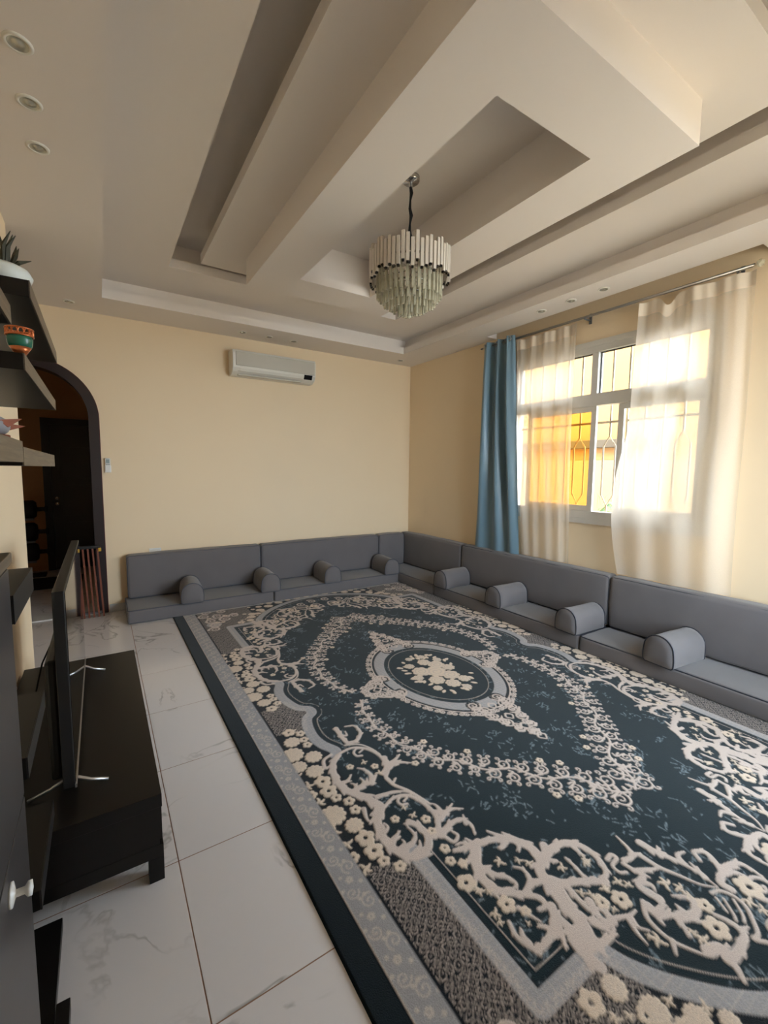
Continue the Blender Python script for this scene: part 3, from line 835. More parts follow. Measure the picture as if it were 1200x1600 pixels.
# ================================================================== TV BENCH AND TELEVISION
b = empty('tv_bench', (-0.1375, 2.4285, 0), label='long low black-brown bench carrying the television', cat='bench')
hx, hy = 0.2775, 0.7515
link('top_board', boxes((-hx, hx, -hy, hy, 0.285, 0.335), bevel=0.002), M_BLACKWOOD, b)
link('body', boxes((-hx + .003, hx - .012, -hy + .001, hy - .001, 0.143, 0.285)), M_BLACKWOOD, b)
link('base_rail', boxes((-hx, hx, -hy, hy, 0.093, 0.142), bevel=0.0015), M_BLACKWOOD, b)
for ya, yb in ((-hy + 0.02, -0.004), (0.004, hy - 0.02)):
    d = link('drawer', boxes((hx - 0.012, hx - 0.001, ya, yb, 0.147, 0.281), bevel=0.001), M_BLACKWOOD, b)
    link('pull_groove', boxes((hx - 0.001, hx + 0.002, (ya + yb) / 2 - 0.09, (ya + yb) / 2 + 0.09, 0.262, 0.270)), M_BLACKGLOSS, d)
for lx_ in (-hx, hx - 0.05):
    for ly_ in (-hy, hy - 0.05):
        link('leg', boxes((lx_, lx_ + 0.05, ly_, ly_ + 0.05, 0, 0.093), bevel=0.0015), M_BLACKWOOD, b)

tv = empty('television', (-0.135, 2.425, 0.3355), label='flat black television on silver feet seen edge-on on the bench', cat='television')
link('panel', boxes((-0.018, 0.018, -0.625, 0.625, 0.052, 0.757), bevel=0.003), M_TVBODY, tv)
link('screen', boxes((0.018, 0.0195, -0.617, 0.617, 0.066, 0.750)), M_SCREEN, tv)
link('bezel_strip', boxes((0.016, 0.022, -0.625, 0.625, 0.048, 0.062)), M_SILVER, tv)
link('back_housing', boxes((-0.055, -0.018, -0.57, 0.57, 0.06, 0.50), bevel=0.012), M_TVBODY, tv)
for yy in (-0.56, 0.51):
    link('foot', tube_mesh([(0.115, yy - 0.005, 0.006), (0.06, yy, 0.022), (0.012, yy, 0.052), (-0.015, yy, 0.052), (-0.06, yy, 0.030), (-0.125, yy + 0.008, 0.006)], 0.006, 8), M_SILVER, tv, None, True)
tag(link('power_cable', tube_mesh([(-0.195, 2.95, 0.62), (-0.24, 2.90, 0.60), (-0.29, 2.78, 0.50), (-0.31, 2.66, 0.40), (-0.315, 2.60, 0.342), (-0.30, 2.50, 0.341)], 0.004, 6), M_RUBBER, None, None, True),
    'thin black cable looping down behind the television', 'cable')

# ================================================================== WALL UNIT AND SHELVES
XF = -0.168
cab = empty('tall_cabinet', (XL + 0.014, 0.66, 0), label='charcoal cabinet with a pale knob beside the shelves', cat='cabinet')
dpt = -0.160 - (XL + 0.014)
link('body', boxes((0, dpt - 0.022, -0.46, 0.475, 0.0, 1.315), bevel=0.002), M_BLACKWOOD, cab)
for z0_, z1_ in ((0.09, 0.826), (0.832, 1.308)):
    d = link('door', boxes((dpt - 0.022, dpt, -0.455, 0.462, z0_, z1_), bevel=0.002), M_GREYDOOR, cab)
    if z0_ < 0.5:
        kb = link('knob', lathe_mesh([(0, 0), (0.020, 0), (0.020, 0.004), (0.006, 0.008), (0.006, 0.020), (0.012, 0.024), (0.012, 0.030), (0, 0.032)], 20), M_KNOB, d, (dpt, 0.262, 0.775), True)
        kb.rotation_euler = (0, PI / 2, 0)
link('top_cap', boxes((0, dpt + 0.004, -0.465, 0.48, 1.315, 1.338), bevel=0.002), M_WOODEDGE, cab)
link('plinth', boxes((0.0, dpt - 0.004, 0.48, 1.005, 0, 0.035), bevel=0.002), M_BLACKWOOD, cab)
link('plinth_block', boxes((dpt - 0.002, dpt + 0.03, 0.30, 0.72, 0, 0.04), bevel=0.002), M_BLACKWOOD, cab)

def shelf(y0, y1, z0, z1, label, xf=XF, edge=M_WOODEDGE):
    t = empty('wall_shelf', (XL, (y0 + y1) / 2, z0), label=label, cat='shelf', group='dark floating wall shelves')
    d, h, L = xf - XL, z1 - z0, y1 - y0
    link('board', boxes((0, d - 0.003, -L / 2, L / 2, 0, h), bevel=0.0015), M_BLACKWOOD, t)
    link('edge_band', boxes((d - 0.003, d, -L / 2, L / 2, 0, h)), edge, t)
    return t
shelf(1.92, 3.02, 2.072, 2.127, 'topmost dark wall shelf carrying the white planter')
shelf(1.665, 2.74, 1.790, 1.838, 'dark wall shelf carrying the green and copper bowl')
shelf(0.75, 1.455, 1.862, 1.908, 'short dark wall shelf just under the topmost shelf')
shelf(0.95, 1.508, 1.522, 1.577, 'thick eye-level wall shelf carrying the small ornament')
shelf(1.515, 2.485, 1.513, 1.563, 'long eye-level wall shelf ending in front of the arched doorway')
shelf(1.212, 1.535, 1.168, 1.232, 'short black box shelf beside the top of the charcoal cabinet', edge=M_TVBODY)
shelf(1.25, 1.62, 0.785, 0.838, 'short black shelf behind the television, above the bench', edge=M_TVBODY)
shelf(1.31, 1.672, 0.395, 0.448, 'lowest short black shelf at the end of the bench', edge=M_TVBODY)

# ornaments
pt = empty('planter', (-0.255, 2.08, 2.127), label='white bowl planter with dry dark sprigs on the topmost shelf', cat='planter')
link('bowl', lathe_mesh([(0, 0), (0.045, 0), (0.075, 0.03), (0.085, 0.055), (0.075, 0.075), (0.055, 0.085), (0.05, 0.08), (0, 0.07)], 24), M_VASE, pt, None, True)
for q in range(16):
    rnd = random.Random(q); a = rnd.uniform(0, 6.28); l_ = rnd.uniform(0.05, 0.13); sp = rnd.uniform(0.03, 0.10)
    link('sprig', tube_mesh([(0.02 * math.cos(a), 0.02 * math.sin(a), 0.07), (sp * .6 * math.cos(a), sp * .6 * math.sin(a), 0.07 + l_ * .6), (sp * math.cos(a + .3), sp * math.sin(a + .3), 0.07 + l_)], 0.004, 5, radii=[0.003, 0.008, 0.001]), M_DARKLEAF, pt)
bw = empty('copper_rim_bowl', (-0.180, 1.70, 1.838), label='green bowl with a pierced copper rim on a dark shelf', cat='bowl')
link('base', lathe_mesh([(0, 0), (0.018, 0), (0.026, 0.012), (0.038, 0.03), (0.036, 0.03), (0, 0.012)], 28), M_COPPER, bw, None, True)
link('cup', lathe_mesh([(0.0, 0.02), (0.034, 0.024), (0.042, 0.04), (0.045, 0.06), (0.044, 0.075), (0.041, 0.075), (0.04, 0.05), (0.0, 0.03)], 28), M_GREEN, bw, None, True)
for q in range(14):
    a = 2 * PI * q / 14
    o = link('lace_loop', tube_mesh([(0.010 * math.cos(w_), 0, 0.014 * math.sin(w_)) for w_ in [2 * PI * i / 10 for i in range(10)]], 0.003, 5, closed=True), M_COPPER, bw, (0.045 * math.cos(a), 0.045 * math.sin(a), 0.088))
    o.rotation_euler = (0, 0, a + PI / 2)
link('rim', tube_mesh([(0.046 * math.cos(2 * PI * i / 28), 0.046 * math.sin(2 * PI * i / 28), 0.075) for i in range(28)], 0.004, 6, closed=True), M_COPPER, bw, None, True)
link('rim', tube_mesh([(0.047 * math.cos(2 * PI * i / 28), 0.047 * math.sin(2 * PI * i / 28), 0.102) for i in range(28)], 0.003, 6, closed=True), M_COPPER, bw, None, True)
bw.scale = (0.7, 0.7, 0.72)
fw = empty('flower_ornament', (-0.275, 1.42, 1.908), label='small pale blue flower ornament beside the green bowl', cat='ornament')
fw.location = (-0.25, 1.405, 1.908)
link('stem', tube_mesh([(0, 0, 0), (0, 0, 0.05)], 0.006, 6), M_REDBROWN, fw)
for q in range(7):
    a = q * 2 * PI / 7
    link('petal', lathe_mesh([(0, -0.02), (0.010, -0.008), (0.012, 0.004), (0.006, 0.016), (0, 0.02)], 10), M_BLUEPET, fw, (0.02 * math.cos(a), 0.02 * math.sin(a), 0.055 + 0.01 * math.sin(3 * a)), True).rotation_euler = (PI / 3, 0, a)
bd = empty('bird_ornament', (-0.215, 1.425, 1.577), -2.2, label='small grey and red-brown ornament on the thick shelf', cat='ornament')
link('body', tube_mesh([(-0.045, 0, 0.030), (-0.03, 0, 0.032), (0, 0, 0.036), (0.03, 0, 0.042), (0.045, 0, 0.045)], 0.02, 12, radii=[0.006, 0.02, 0.026, 0.018, 0.006]), M_GREYGLAZE, bd, None, True)
link('tail', prism_mesh([(-0.08, 0.038), (-0.035, 0.024), (-0.03, 0.040)], 'y', -0.014, 0.014), M_REDBROWN, bd)
link('wing', prism_mesh([(-0.06, 0.055), (0.01, 0.045), (-0.02, 0.030)], 'y', 0.018, 0.024), M_REDBROWN, bd)
link('base', boxes((-0.03, 0.03, -0.02, 0.02, 0, 0.012), bevel=0.003), M_REDBROWN, bd)
link('leg', tube_mesh([(0, 0, 0.012), (0, 0, 0.03)], 0.004, 6), M_REDBROWN, bd)

# ================================================================== SMALL WALL THINGS, HALL
rm = empty('remote_holder', (0.075, YB, 1.46), label='white remote control in its wall cradle beside the arch', cat='remote control')
link('cradle', boxes((-0.028, 0.028, -0.022, 0.0, 0.0, 0.075), bevel=0.004), M_WHITE, rm)
r2 = link('remote', boxes((-0.023, 0.023, -0.030, -0.010, 0.012, 0.145), bevel=0.004), M_WHITE, rm)
link('display', boxes((-0.016, 0.016, -0.0315, -0.0298, 0.095, 0.135)), M_LCD, r2)
for q in range(3): link('button', boxes((-0.016 + q * 0.012, -0.008 + q * 0.012, -0.0325, -0.0298, 0.078, 0.086)), M_STEEL, r2)
ol = empty('wall_outlet', (0.475, YB, 0.565), label='white wall socket plate peeking above the back cushion', cat='socket')
link('plate', boxes((-0.058, 0.058, -0.010, 0, 0, 0.075), bevel=0.003), M_WHITE, ol)
link('socket_face', boxes((-0.045, 0.045, -0.013, -0.010, 0.012, 0.063), bevel=0.001), M_AC, ol)

rk = empty('folded_rack', (-0.125, 5.235, 0), label='folded rack with red-brown slats leaning in the arched doorway', cat='rack')
for q in range(5):
    x = -0.09 + q * 0.041
    link('slat', tube_mesh([(x + 0.03, -0.03, 0.0), (x, 0.02, 0.70)], 0.011, 4), M_SLAT, rk)
link('top_rail', boxes((-0.11, 0.10, 0.005, 0.035, 0.695, 0.725), bevel=0.003), M_TVBODY, rk)
for sx in (-0.11, 0.085):
    link('corner_bracket', boxes((sx - 0.003, sx + 0.022, -0.001, 0.012, 0.665, 0.70), bevel=0.002), M_GOLD, rk)
link('bottom_rail', boxes((-0.06, 0.09, -0.012, 0.012, 0.03, 0.05)), M_STEEL, rk)
tag(link('doormat', boxes((-0.95, -0.25, 6.73, 7.40, 0.0, 0.012), bevel=0.004), M_MAT), 'black doormat on the hall floor', 'doormat')
wr_ = empty('weight_stand', (-0.80, 7.62, 0), label='dark stand of rounded weights against the hall wall', cat='stand')
link('post', tube_mesh([(-0.14, 0, 0), (-0.14, 0, 1.0)], 0.018, 8), M_STEEL, wr_)
link('foot', boxes((-0.2, 0.12, -0.10, 0.10, 0, 0.03), bevel=0.005), M_RUBBER, wr_)
for q, zz in enumerate((0.93, 0.62, 0.34)):
    w = link('weight', lathe_mesh([(0, -0.12), (0.10, -0.12), (0.125, -0.10), (0.125, 0.02), (0.10, 0.05), (0.03, 0.06), (0.03, 0.14), (0.05, 0.145), (0.05, 0.175), (0, 0.18)], 20), M_RUBBER, wr_, (0, 0, zz), True)
    w.rotation_euler = (0, PI / 2, 0)
    link('arm', boxes((-0.14, 0.02, -0.015, 0.015, zz - 0.15, zz - 0.12)), M_STEEL, wr_)

# bush outside
bu = empty('garden_bush', (5.5, 3.10, -0.2), label='spiky green bush against the garden wall outside', cat='bush')
bm = bmesh.new(); rnd = random.Random(3)
for q in range(170):
    a = rnd.uniform(0, 2 * PI); el = rnd.uniform(0.3, 1.35); L = rnd.uniform(0.25, 0.5); zc = rnd.uniform(0.5, 1.2)
    d = Vector((math.cos(a) * math.cos(el), math.sin(a) * math.cos(el), math.sin(el)))
    s_d = d.orthogonal().normalized() * 0.02; p = Vector((rnd.uniform(-.1, .1), rnd.uniform(-.25, .25), zc))
    pts = [p, p + d * L * .5 + s_d, p + d * L + Vector((0, 0, -0.12)), p + d * L * .5 - s_d]
    bm.faces.new([bm.verts.new(v) for v in pts])
tag(link('foliage', bm_mesh(bm), M_LEAF, bu), kind='stuff')
for q in range(5): link('stem', tube_mesh([(0, q * .08 - .16, 0), (0.02 * q - 0.04, q * .09 - .18, 0.8)], 0.014, 6), M_DARKLEAF, bu)
# ================================================================== RUG (pattern drawn in code, carved pile as real relief)
# strokes: start width, end width, then a,b pairs in millimetres from the rug centre (one quarter, mirrored)
ACANTHUS = [
    [22,34,1069,482,1122,528,1154,612,1158,692,1131,761,1095,809,1080,868], [12,16,1107,498,1041,467,967,465,910,514,882,599,899,698,940,746],
    [9,9,997,422,929,454,891,518,875,587], [8,12,960,517,930,502,956,482,985,501,985,534,961,546], [30,8,931,723,877,681,836,668,788,645],
    [26,6,896,693,831,692,773,731], [24,8,870,623,903,696,946,757,935,798,906,782], [16,9,943,765,938,817,904,881,880,955,867,1004],
    [20,6,1048,839,996,846,936,871], [20,6,1147,672,1114,672,1078,645], [26,8,1126,752,1062,739,1019,746,973,711],
    [22,8,1022,750,998,695,1008,645,1028,620], [18,6,1107,751,1097,717,1109,696], [18,6,1075,744,1051,719,1053,689], [14,6,1043,737,1025,707],
    [18,22,974,419,977,365,973,311,966,253], [20,10,967,417,919,417,866,363,864,289,912,266], [14,6,971,332,946,347,934,307],
    [14,14,1169,532,1147,474,1095,454], [12,6,1160,538,1135,527],
    [30,24,1078,857,1068,899,1117,948,1143,1016,1148,1077,1134,1129,1113,1169,1072,1191,1016,1175,986,1126,989,1072,1009,1032],
    [12,20,1056,909,994,885,935,897,901,944,887,1013,892,1073,917,1117,965,1154], [9,9,1048,839,969,848,910,890,884,948,870,1000],
    [8,12,960,925,933,914,953,896,981,908,982,936,956,946], [26,6,1139,1088,1111,1071,1070,1052],
    [22,6,1116,1149,1086,1131,1051,1124,1028,1099,1029,1041], [22,6,1084,1174,1045,1157,1029,1133], [18,6,1124,1126,1088,1111,1087,1092],
    [16,8,1137,867,1154,925,1145,950], [16,8,1124,976,1128,1023,1102,1009,1104,983], [22,22,1093,823,1070,874,1116,926],
    [24,6,880,1053,848,1073,803,1078,761,1102], [22,6,885,1094,841,1077,782,1055], [16,6,854,1057,851,1024,860,1004],
    [24,8,938,1161,871,1138,810,1141,794,1187,815,1231], [16,6,808,1170,786,1129], [14,10,930,1173,914,1213,880,1198,885,1171],
    [22,6,830,1264,897,1264,948,1248], [18,6,860,1274,889,1236,919,1229], [12,34,940,1244,853,1267,764,1294,706,1332,675,1393,677,1437],
    [8,24,863,1228,848,1262,810,1281], [8,22,760,1248,737,1288,708,1326], [8,22,712,1288,690,1337,672,1383],
    [34,14,862,1282,913,1339,934,1393,927,1446,885,1488,849,1518,816,1554,825,1582,853,1578], [22,8,906,1357,883,1405,852,1438,846,1474,875,1479],
    [20,8,848,1517,808,1500,783,1480,778,1444,797,1421], [18,6,914,1356,886,1365,867,1371], [24,6,736,1323,773,1338,784,1331], [20,6,695,1359,727,1386],
    [10,26,974,1551,988,1592,982,1628,959,1660,899,1655,842,1633,807,1594], [18,6,973,1632,970,1603,957,1585], [18,6,877,1644,886,1625,905,1613],
    [14,6,908,1537,893,1582,882,1609], [20,5,953,1656,971,1675], [18,24,816,1594,821,1637,820,1668], [24,6,839,1636,862,1672,887,1706],
    [24,42,618,1419,649,1454,720,1478,742,1524,756,1577,764,1630,771,1680,791,1717,816,1738],
    [26,10,649,1454,586,1447,523,1465,488,1518,493,1579,527,1627,581,1625,607,1594,599,1547,595,1504], [18,6,522,1487,527,1521,522,1536],
    [14,8,660,1474,636,1493,655,1490], [22,22,719,1530,695,1562,637,1593,557,1643], [22,10,721,1559,736,1611,746,1654],
    [18,14,696,1569,706,1637,709,1671], [22,8,679,1654,701,1703,693,1731,662,1734], [22,6,782,1505,741,1523,720,1544], [18,6,689,1437,704,1472,693,1487],
    [30,30,791,1692,834,1696,848,1729,848,1775,844,1794], [30,8,791,1717,788,1750,731,1762,695,1753],
    [14,10,463,1594,430,1590,428,1611,472,1620,477,1650,454,1664], [6,20,325,1553,343,1612,370,1639,411,1632], [20,6,364,1635,323,1650],
    [12,26,429,1637,421,1678,416,1705,465,1714,471,1741,460,1782], [18,8,410,1685,334,1722], [20,6,443,1720,430,1743,441,1760],
    [16,5,335,1656,327,1719,300,1778,274,1835,234,1876], [24,5,275,1622,266,1677,244,1730,229,1783,227,1833,230,1874], [18,6,269,1698,233,1668],
    [18,8,229,1759,208,1732,169,1739], [18,6,227,1833,204,1775], [12,24,160,1790,136,1761,101,1786,119,1826,149,1859,201,1873,201,1906],
    [24,8,124,1856,51,1874,37,1912,46,1957], [18,6,145,1868,103,1886,91,1919], [14,8,519,1757,564,1791,577,1835,574,1875,559,1908,531,1954],
    [14,8,574,1875,607,1900], [26,10,523,1774,523,1810,484,1835,492,1870,513,1897], [30,8,464,1853,424,1873,378,1866,374,1832,408,1802],
    [22,6,510,1804,455,1796], [18,6,440,1848,433,1824], [14,8,657,1737,607,1757,574,1759], [16,6,624,1765,644,1798,653,1836],
    [14,6,613,1765,623,1793,603,1819], [10,12,277,1873,241,1886,224,1921,234,1959,271,1990,312,2016,343,2015,318,2043], [7,7,285,1889,311,1931],
    [7,9,265,1905,304,1948,320,1959], [7,9,240,1926,278,1964,303,1977], [12,26,359,1913,346,1943,344,1971,357,1994,404,2001,466,2002],
    [16,6,346,1981,311,1990], [30,12,511,1951,467,1967,490,1993,490,2015,517,2045], [18,6,477,1980,434,1974], [26,8,731,1704,718,1732,674,1747],
    [22,6,678,1738,669,1703,692,1667], 
]
BLOOMS = [
    ('f',1056,591,18), ('f',947,653,18), ('f',1051,989,18), ('f',938,1060,20), ('f',956,1123,18), ('f',966,1220,18), ('f',987,1270,17),
    ('f',953,1305,17), ('f',991,1372,29), ('l',978,594,19), ('l',955,707,21), ('l',971,1011,19), ('l',977,956,16), ('l',978,1411,17), ('f',966,1215,18),
    ('f',984,1272,18), ('f',998,1371,30), ('f',933,1506,28), ('f',897,1557,17), ('f',644,1672,21), ('l',947,1308,23), ('l',975,1421,19),
    ('l',949,1441,15), ('l',991,1505,20), ('l',998,1534,15), ('l',922,1588,10), ('l',825,1377,22), ('l',758,1411,17), ('l',733,1440,19),
    ('l',538,1550,21), ('l',643,1518,20), ('l',676,1618,17), ('l',654,1640,16), ('l',591,1656,17), ('f',577,1711,30), ('f',645,1682,22),
    ('f',350,1880,24), ('f',406,1935,35), ('f',135,1937,40), ('l',548,1556,19), ('l',633,1718,14), ('l',523,1668,20), ('l',501,1694,17),
    ('l',586,1660,17), ('l',380,1767,26), ('l',354,1806,23), ('l',357,1835,18), ('l',199,1957,25), ('l',196,1995,21), ('l',482,1925,23),
    ('l',486,1897,16), ('l',609,1850,25), ('l',622,1830,13), ('r',1231,243,55), ('r',1267,349,71), ('r',1181,419,57), ('r',1276,454,52),
    ('r',1220,526,56), ('r',1270,829,71), ('r',1216,923,49), ('r',860,1846,44), ('r',819,1939,50), ('r',736,2011,45), ('r',667,2063,36),
    ('f',1215,150,31), ('f',1161,193,24), ('f',1166,256,23), ('f',1168,309,23), ('f',1218,613,36), ('f',1221,685,36), ('f',1210,742,23),
    ('f',1299,667,24), ('f',1170,792,24), ('f',1170,851,23), ('f',1209,1004,36), ('f',1211,1074,35), ('f',1202,1134,22), ('f',1162,1186,22),
    ('f',1295,1058,22), ('f',952,1831,32), ('l',1309,514,29), ('l',1289,602,29), ('l',1289,729,29), ('l',1300,906,29), ('l',1285,990,27),
    ('l',1280,1124,27), ('l',1193,144,26), ('l',927,1888,19), ('l',888,1905,15), ('l',757,1946,18), ('l',688,2009,20), 
]

def build_rug():
    RES = 2.5
    W2, L2 = 1500.0, 2500.0
    nu, nv = int(W2 / RES), int(L2 / RES)
    A, B = np.meshgrid((np.arange(nu) + .5) * RES, (np.arange(nv) + .5) * RES, indexing='ij')
    lay = {k: np.zeros((nu, nv), np.float32) for k in ('beige', 'cream', 'grey', 'dark', 'fine')}
    def disc(L, a, b, r, v=1.0):
        r = max(r, 1.6)
        i0, i1 = max(0, int((a - r) / RES) - 1), min(nu, int((a + r) / RES) + 2)
        j0, j1 = max(0, int((b - r) / RES) - 1), min(nv, int((b + r) / RES) + 2)
        if i0 >= i1 or j0 >= j1: return
        d = np.hypot(A[i0:i1, j0:j1] - a, B[i0:i1, j0:j1] - b)
        np.maximum(L[i0:i1, j0:j1], np.clip((r - d) / RES + .5, 0, 1) * v, out=L[i0:i1, j0:j1])
    def spline(P, n=None):
        P = np.array(P, float)
        if len(P) < 3:
            t = np.linspace(0, 1, 24)[:, None]; return P[0] * (1 - t) + P[-1] * t
        Q = np.vstack([2 * P[0] - P[1], P, 2 * P[-1] - P[-2]]); out = []
        for i in range(1, len(Q) - 2):
            m = max(6, int(np.hypot(*(Q[i + 1] - Q[i])) / 3)); t = np.linspace(0, 1, m, endpoint=False)[:, None]
            p0, p1, p2, p3 = Q[i - 1], Q[i], Q[i + 1], Q[i + 2]
            out.append(0.5 * (2 * p1 + (p2 - p0) * t + (2 * p0 - 5 * p1 + 4 * p2 - p3) * t ** 2 + (3 * p1 - p0 - 3 * p2 + p3) * t ** 3))
        out.append(P[-1:]); return np.vstack(out)
    def stroke(L, P, w0, w1, sp=True):
        C = spline(P) if sp else np.array(P, float)
        n = len(C)
        for i, (a, b) in enumerate(C):
            disc(L, a, b, (w0 + (w1 - w0) * i / max(1, n - 1)) / 2)
    def spiral(L, ca, cb, r0, th0, turns, sgn, w0, w1, ball=True):
        n = max(20, int(r0 * abs(turns) * 1.2)); P = []
        for i in range(n + 1):
            t = i / n; r = r0 * (1 - 0.82 * t); th = th0 + sgn * 2 * PI * turns * t
            P.append((ca + r * math.cos(th), cb + r * math.sin(th)))
        stroke(L, P, w0, w1, False)
        if ball: disc(L, *P[-1], w1 * 0.95)
        return P
    def flower(a, b, r, L=None):
        L = lay['cream'] if L is None else L
        for q in range(5):
            t = q * 2 * PI / 5 + a * .01; disc(L, a + .58 * r * math.cos(t), b + .58 * r * math.sin(t), .45 * r)
        d = np.hypot(A - a, B - b) < .22 * r
        L[d] = 0; lay['dark'][d] = 1
    def sprig(a, b, r):
        for q in range(4):
            t = (-1.1, 0.0, 1.2, 2.9)[q] + b * .013
            stroke(lay['cream'], [(a + .3 * r * math.cos(t), b + .3 * r * math.sin(t)), (a + .65 * r * math.cos(t), b + .65 * r * math.sin(t)), (a + .95 * r * math.cos(t + .2), b + .95 * r * math.sin(t + .2))], .5 * r, .3 * r)
    def rose(a, b, r):
        for q in range(11):
            t = q * 2 * PI / 11; disc(lay['cream'], a + .78 * r * math.cos(t), b + .78 * r * math.sin(t), .24 * r)
        disc(lay['cream'], a, b, .84 * r)
        for q in range(5): spiral(lay['fine'], a + .42 * r * math.cos(q * 1.3), b + .42 * r * math.sin(q * 1.3), .3 * r, q, .8, 1, 2.5, 2, False)
    # ---- zones: frame centre line
    side = [(1012, 0), (1022, 30), (1068, 70), (1098, 150), (1112, 260), (1098, 350), (1062, 430), (1075, 470)]
    mid = [(1075, 470), (1110, 560), (1120, 700), (1085, 820), (1110, 960), (1120, 1060), (1082, 1150)]
    strt = [(1082, 1150), (1082, 1500), (1082, 1758)]
    cor = [(1082, 1758), (960, 1758), (800, 1758)]
    arcp = [(800, 1758), (765, 1850), (680, 1965), (540, 2095), (350, 2205), (180, 2265), (0, 2290)]
    frame_in = np.zeros((nu, nv), bool)
    poly = [p for c in (spline(side), spline(mid), np.array([(1082, 1150), (1082, 1758), (800, 1758)], float), spline(arcp)) for p in c]
    poly = np.array([(0, -10)] + [(poly[0][0], -10)] + poly + [(-10, 2290), (-10, -10)], float)
    x, y = A, B; ins = np.zeros(A.shape, bool); j = len(poly) - 1
    for i in range(len(poly)):
        (xi, yi), (xj, yj) = poly[i], poly[j]
        if yi != yj:
            ins ^= ((yi > y) != (yj > y)) & (x < (xj - xi) * (y - yi) / (yj - yi) + xi)
        j = i
    # lattice patches outside the frame
    lat = (~ins) & (A < 1285) & (B < 2385) & (((B < 205 - (A - 1050) * .25) & (A > 1040)) | ((B > 1120 + (1285 - A) * .35) & (B < 1650)) | ((B > 1500) & (A > 780)))
    cell = 29.0
    Aw, Bw = A + 4 * np.sin(B / 17) + 3 * np.sin(A / 9.), B + 4 * np.sin(A / 15) + 3 * np.sin(B / 11.)
    la = (Aw / cell) % 1 - .5; lb = (Bw / cell) % 1 - .5; odd = ((np.floor(A / cell) + np.floor(B / cell)) % 2) > 0
    rr = np.hypot(la, lb)
    latv = ((rr > .34) & (rr < .47)) | (rr < .11) | (odd & (np.abs(la + lb) < .07))
    lay['beige'][lat & latv] = .62
    # frame band
    band = np.zeros((nu, nv), np.float32)
    for c in (side, strt, cor, arcp):
        stroke(band, c, 62, 62)
    lay['grey'] = np.maximum(lay['grey'], band)
    def inset(c, off):
        C = spline(c); T = np.gradient(C, axis=0); n = np.stack([-T[:, 1], T[:, 0]], 1); n /= np.linalg.norm(n, axis=1)[:, None] + 1e-9
        return C + n * off
    stroke(lay['beige'], inset(side, 62), 4, 4, False); stroke(lay['beige'], [(1018, 1180), (1018, 1500), (1018, 1690)], 4, 4)
    stroke(lay['beige'], [(1018, 1690), (930, 1692), (860, 1690)], 4, 4); stroke(lay['beige'], inset(arcp, 62), 4, 4, False)
    for c in (side, strt, arcp, cor):
        for o_ in (-36, 36): stroke(lay['dark'], inset(c, o_), 8, 8, False)
    # acanthus traced strokes
    for s in ACANTHUS:
        P = [(s[i], s[i + 1]) for i in range(2, len(s), 2)]
        w0, w1 = s[0] * 1.4, s[1] * 1.25
        stroke(lay['beige'], P, w0, w1)
        if max(w0, w1) > 24:
            C = spline(P); T_ = np.gradient(C, axis=0); T_ /= np.linalg.norm(T_, axis=1)[:, None] + 1e-9
            ln = np.r_[0, np.cumsum(np.hypot(*np.diff(C, axis=0).T))]; kk = 0; q = 26.0
            while q < ln[-1] - 12:
                i = int(np.searchsorted(ln, q)); w = w0 + (w1 - w0) * q / ln[-1]; sg = 1 if kk % 2 else -1
                n_ = np.array([-T_[i][1], T_[i][0]]) * sg
                p1 = C[i] + n_ * w * .4 + T_[i] * w * .45
                stroke(lay['beige'], [C[i], p1, p1 + n_ * w * .22 + T_[i] * w * .5], w * .8, w * .3)
                kk += 1; q += 38
    # scrolls closing the end, near the long axis (hidden behind the sofa front for the most part)
    for (ca, cb, r, t0, sg) in ((95, 1960, 60, 0, 1), (230, 2060, 55, 2, -1), (90, 2120, 55, 1, 1)):
        spiral(lay['beige'], ca, cb, r, t0, 1.4, sg, 22, 9)
    for kind, a, b, r in BLOOMS:
        if kind == 'f': flower(a, b, r * 1.15)
        elif kind == 'l': sprig(a, b, r)
        else: rose(a, b, min(r * .82, 60))
    # more blossoms along the end border and the corner cartouche
    for (a, b, r) in ((60, 2340, 38), (180, 2335, 44), (300, 2310, 34), (420, 2270, 46), (560, 2200, 50), (520, 2300, 36), (680, 2110, 46), (660, 2230, 34), (790, 2020, 44)): rose(a, b, r)
    for (a, b, r) in ((120, 2360, 20), (240, 2370, 22), (360, 2350, 22), (470, 2345, 20), (600, 2310, 22), (740, 2170, 24), (760, 2260, 20), (850, 1930, 26), (860, 2060, 22)): flower(a, b, r)
    lay['grey'][(np.hypot(A - 1190, B - 1900) < 70) & (lay['cream'] < .1)] = .9
    for (ca, cb, r, t0, sg) in ((1215, 1760, 55, 0, 1), (1180, 1870, 60, 2, -1), (1195, 2010, 60, 4, 1), (1060, 2010, 60, 1, -1), (1110, 2130, 60, 3, 1), (960, 2080, 50, 0, 1), (1230, 2180, 55, 1, -1), (1180, 2300, 55, 5, 1), (1040, 2270, 50, 2, -1)):
        spiral(lay['beige'], ca, cb, r, t0, 1.5, sg, 24, 9); stroke(lay['beige'], [(ca + r, cb), (ca + r * .2, cb + r * 1.2), (ca - r * .8, cb + r * .9)], 8, 20)
    for (a, b, r) in ((1150, 1940, 26), (1100, 1930, 22), (1040, 2110, 26), (1200, 2100, 24)): flower(a, b, r)
    # garland round the centre
    gar = spline([(690, 60), (735, 180), (760, 330), (745, 500), (700, 640), (620, 790), (500, 930), (370, 1060), (240, 1190), (120, 1320), (15, 1450)])
    seg = np.r_[0, np.cumsum(np.hypot(*np.diff(gar, axis=0).T))]; tot = seg[-1]
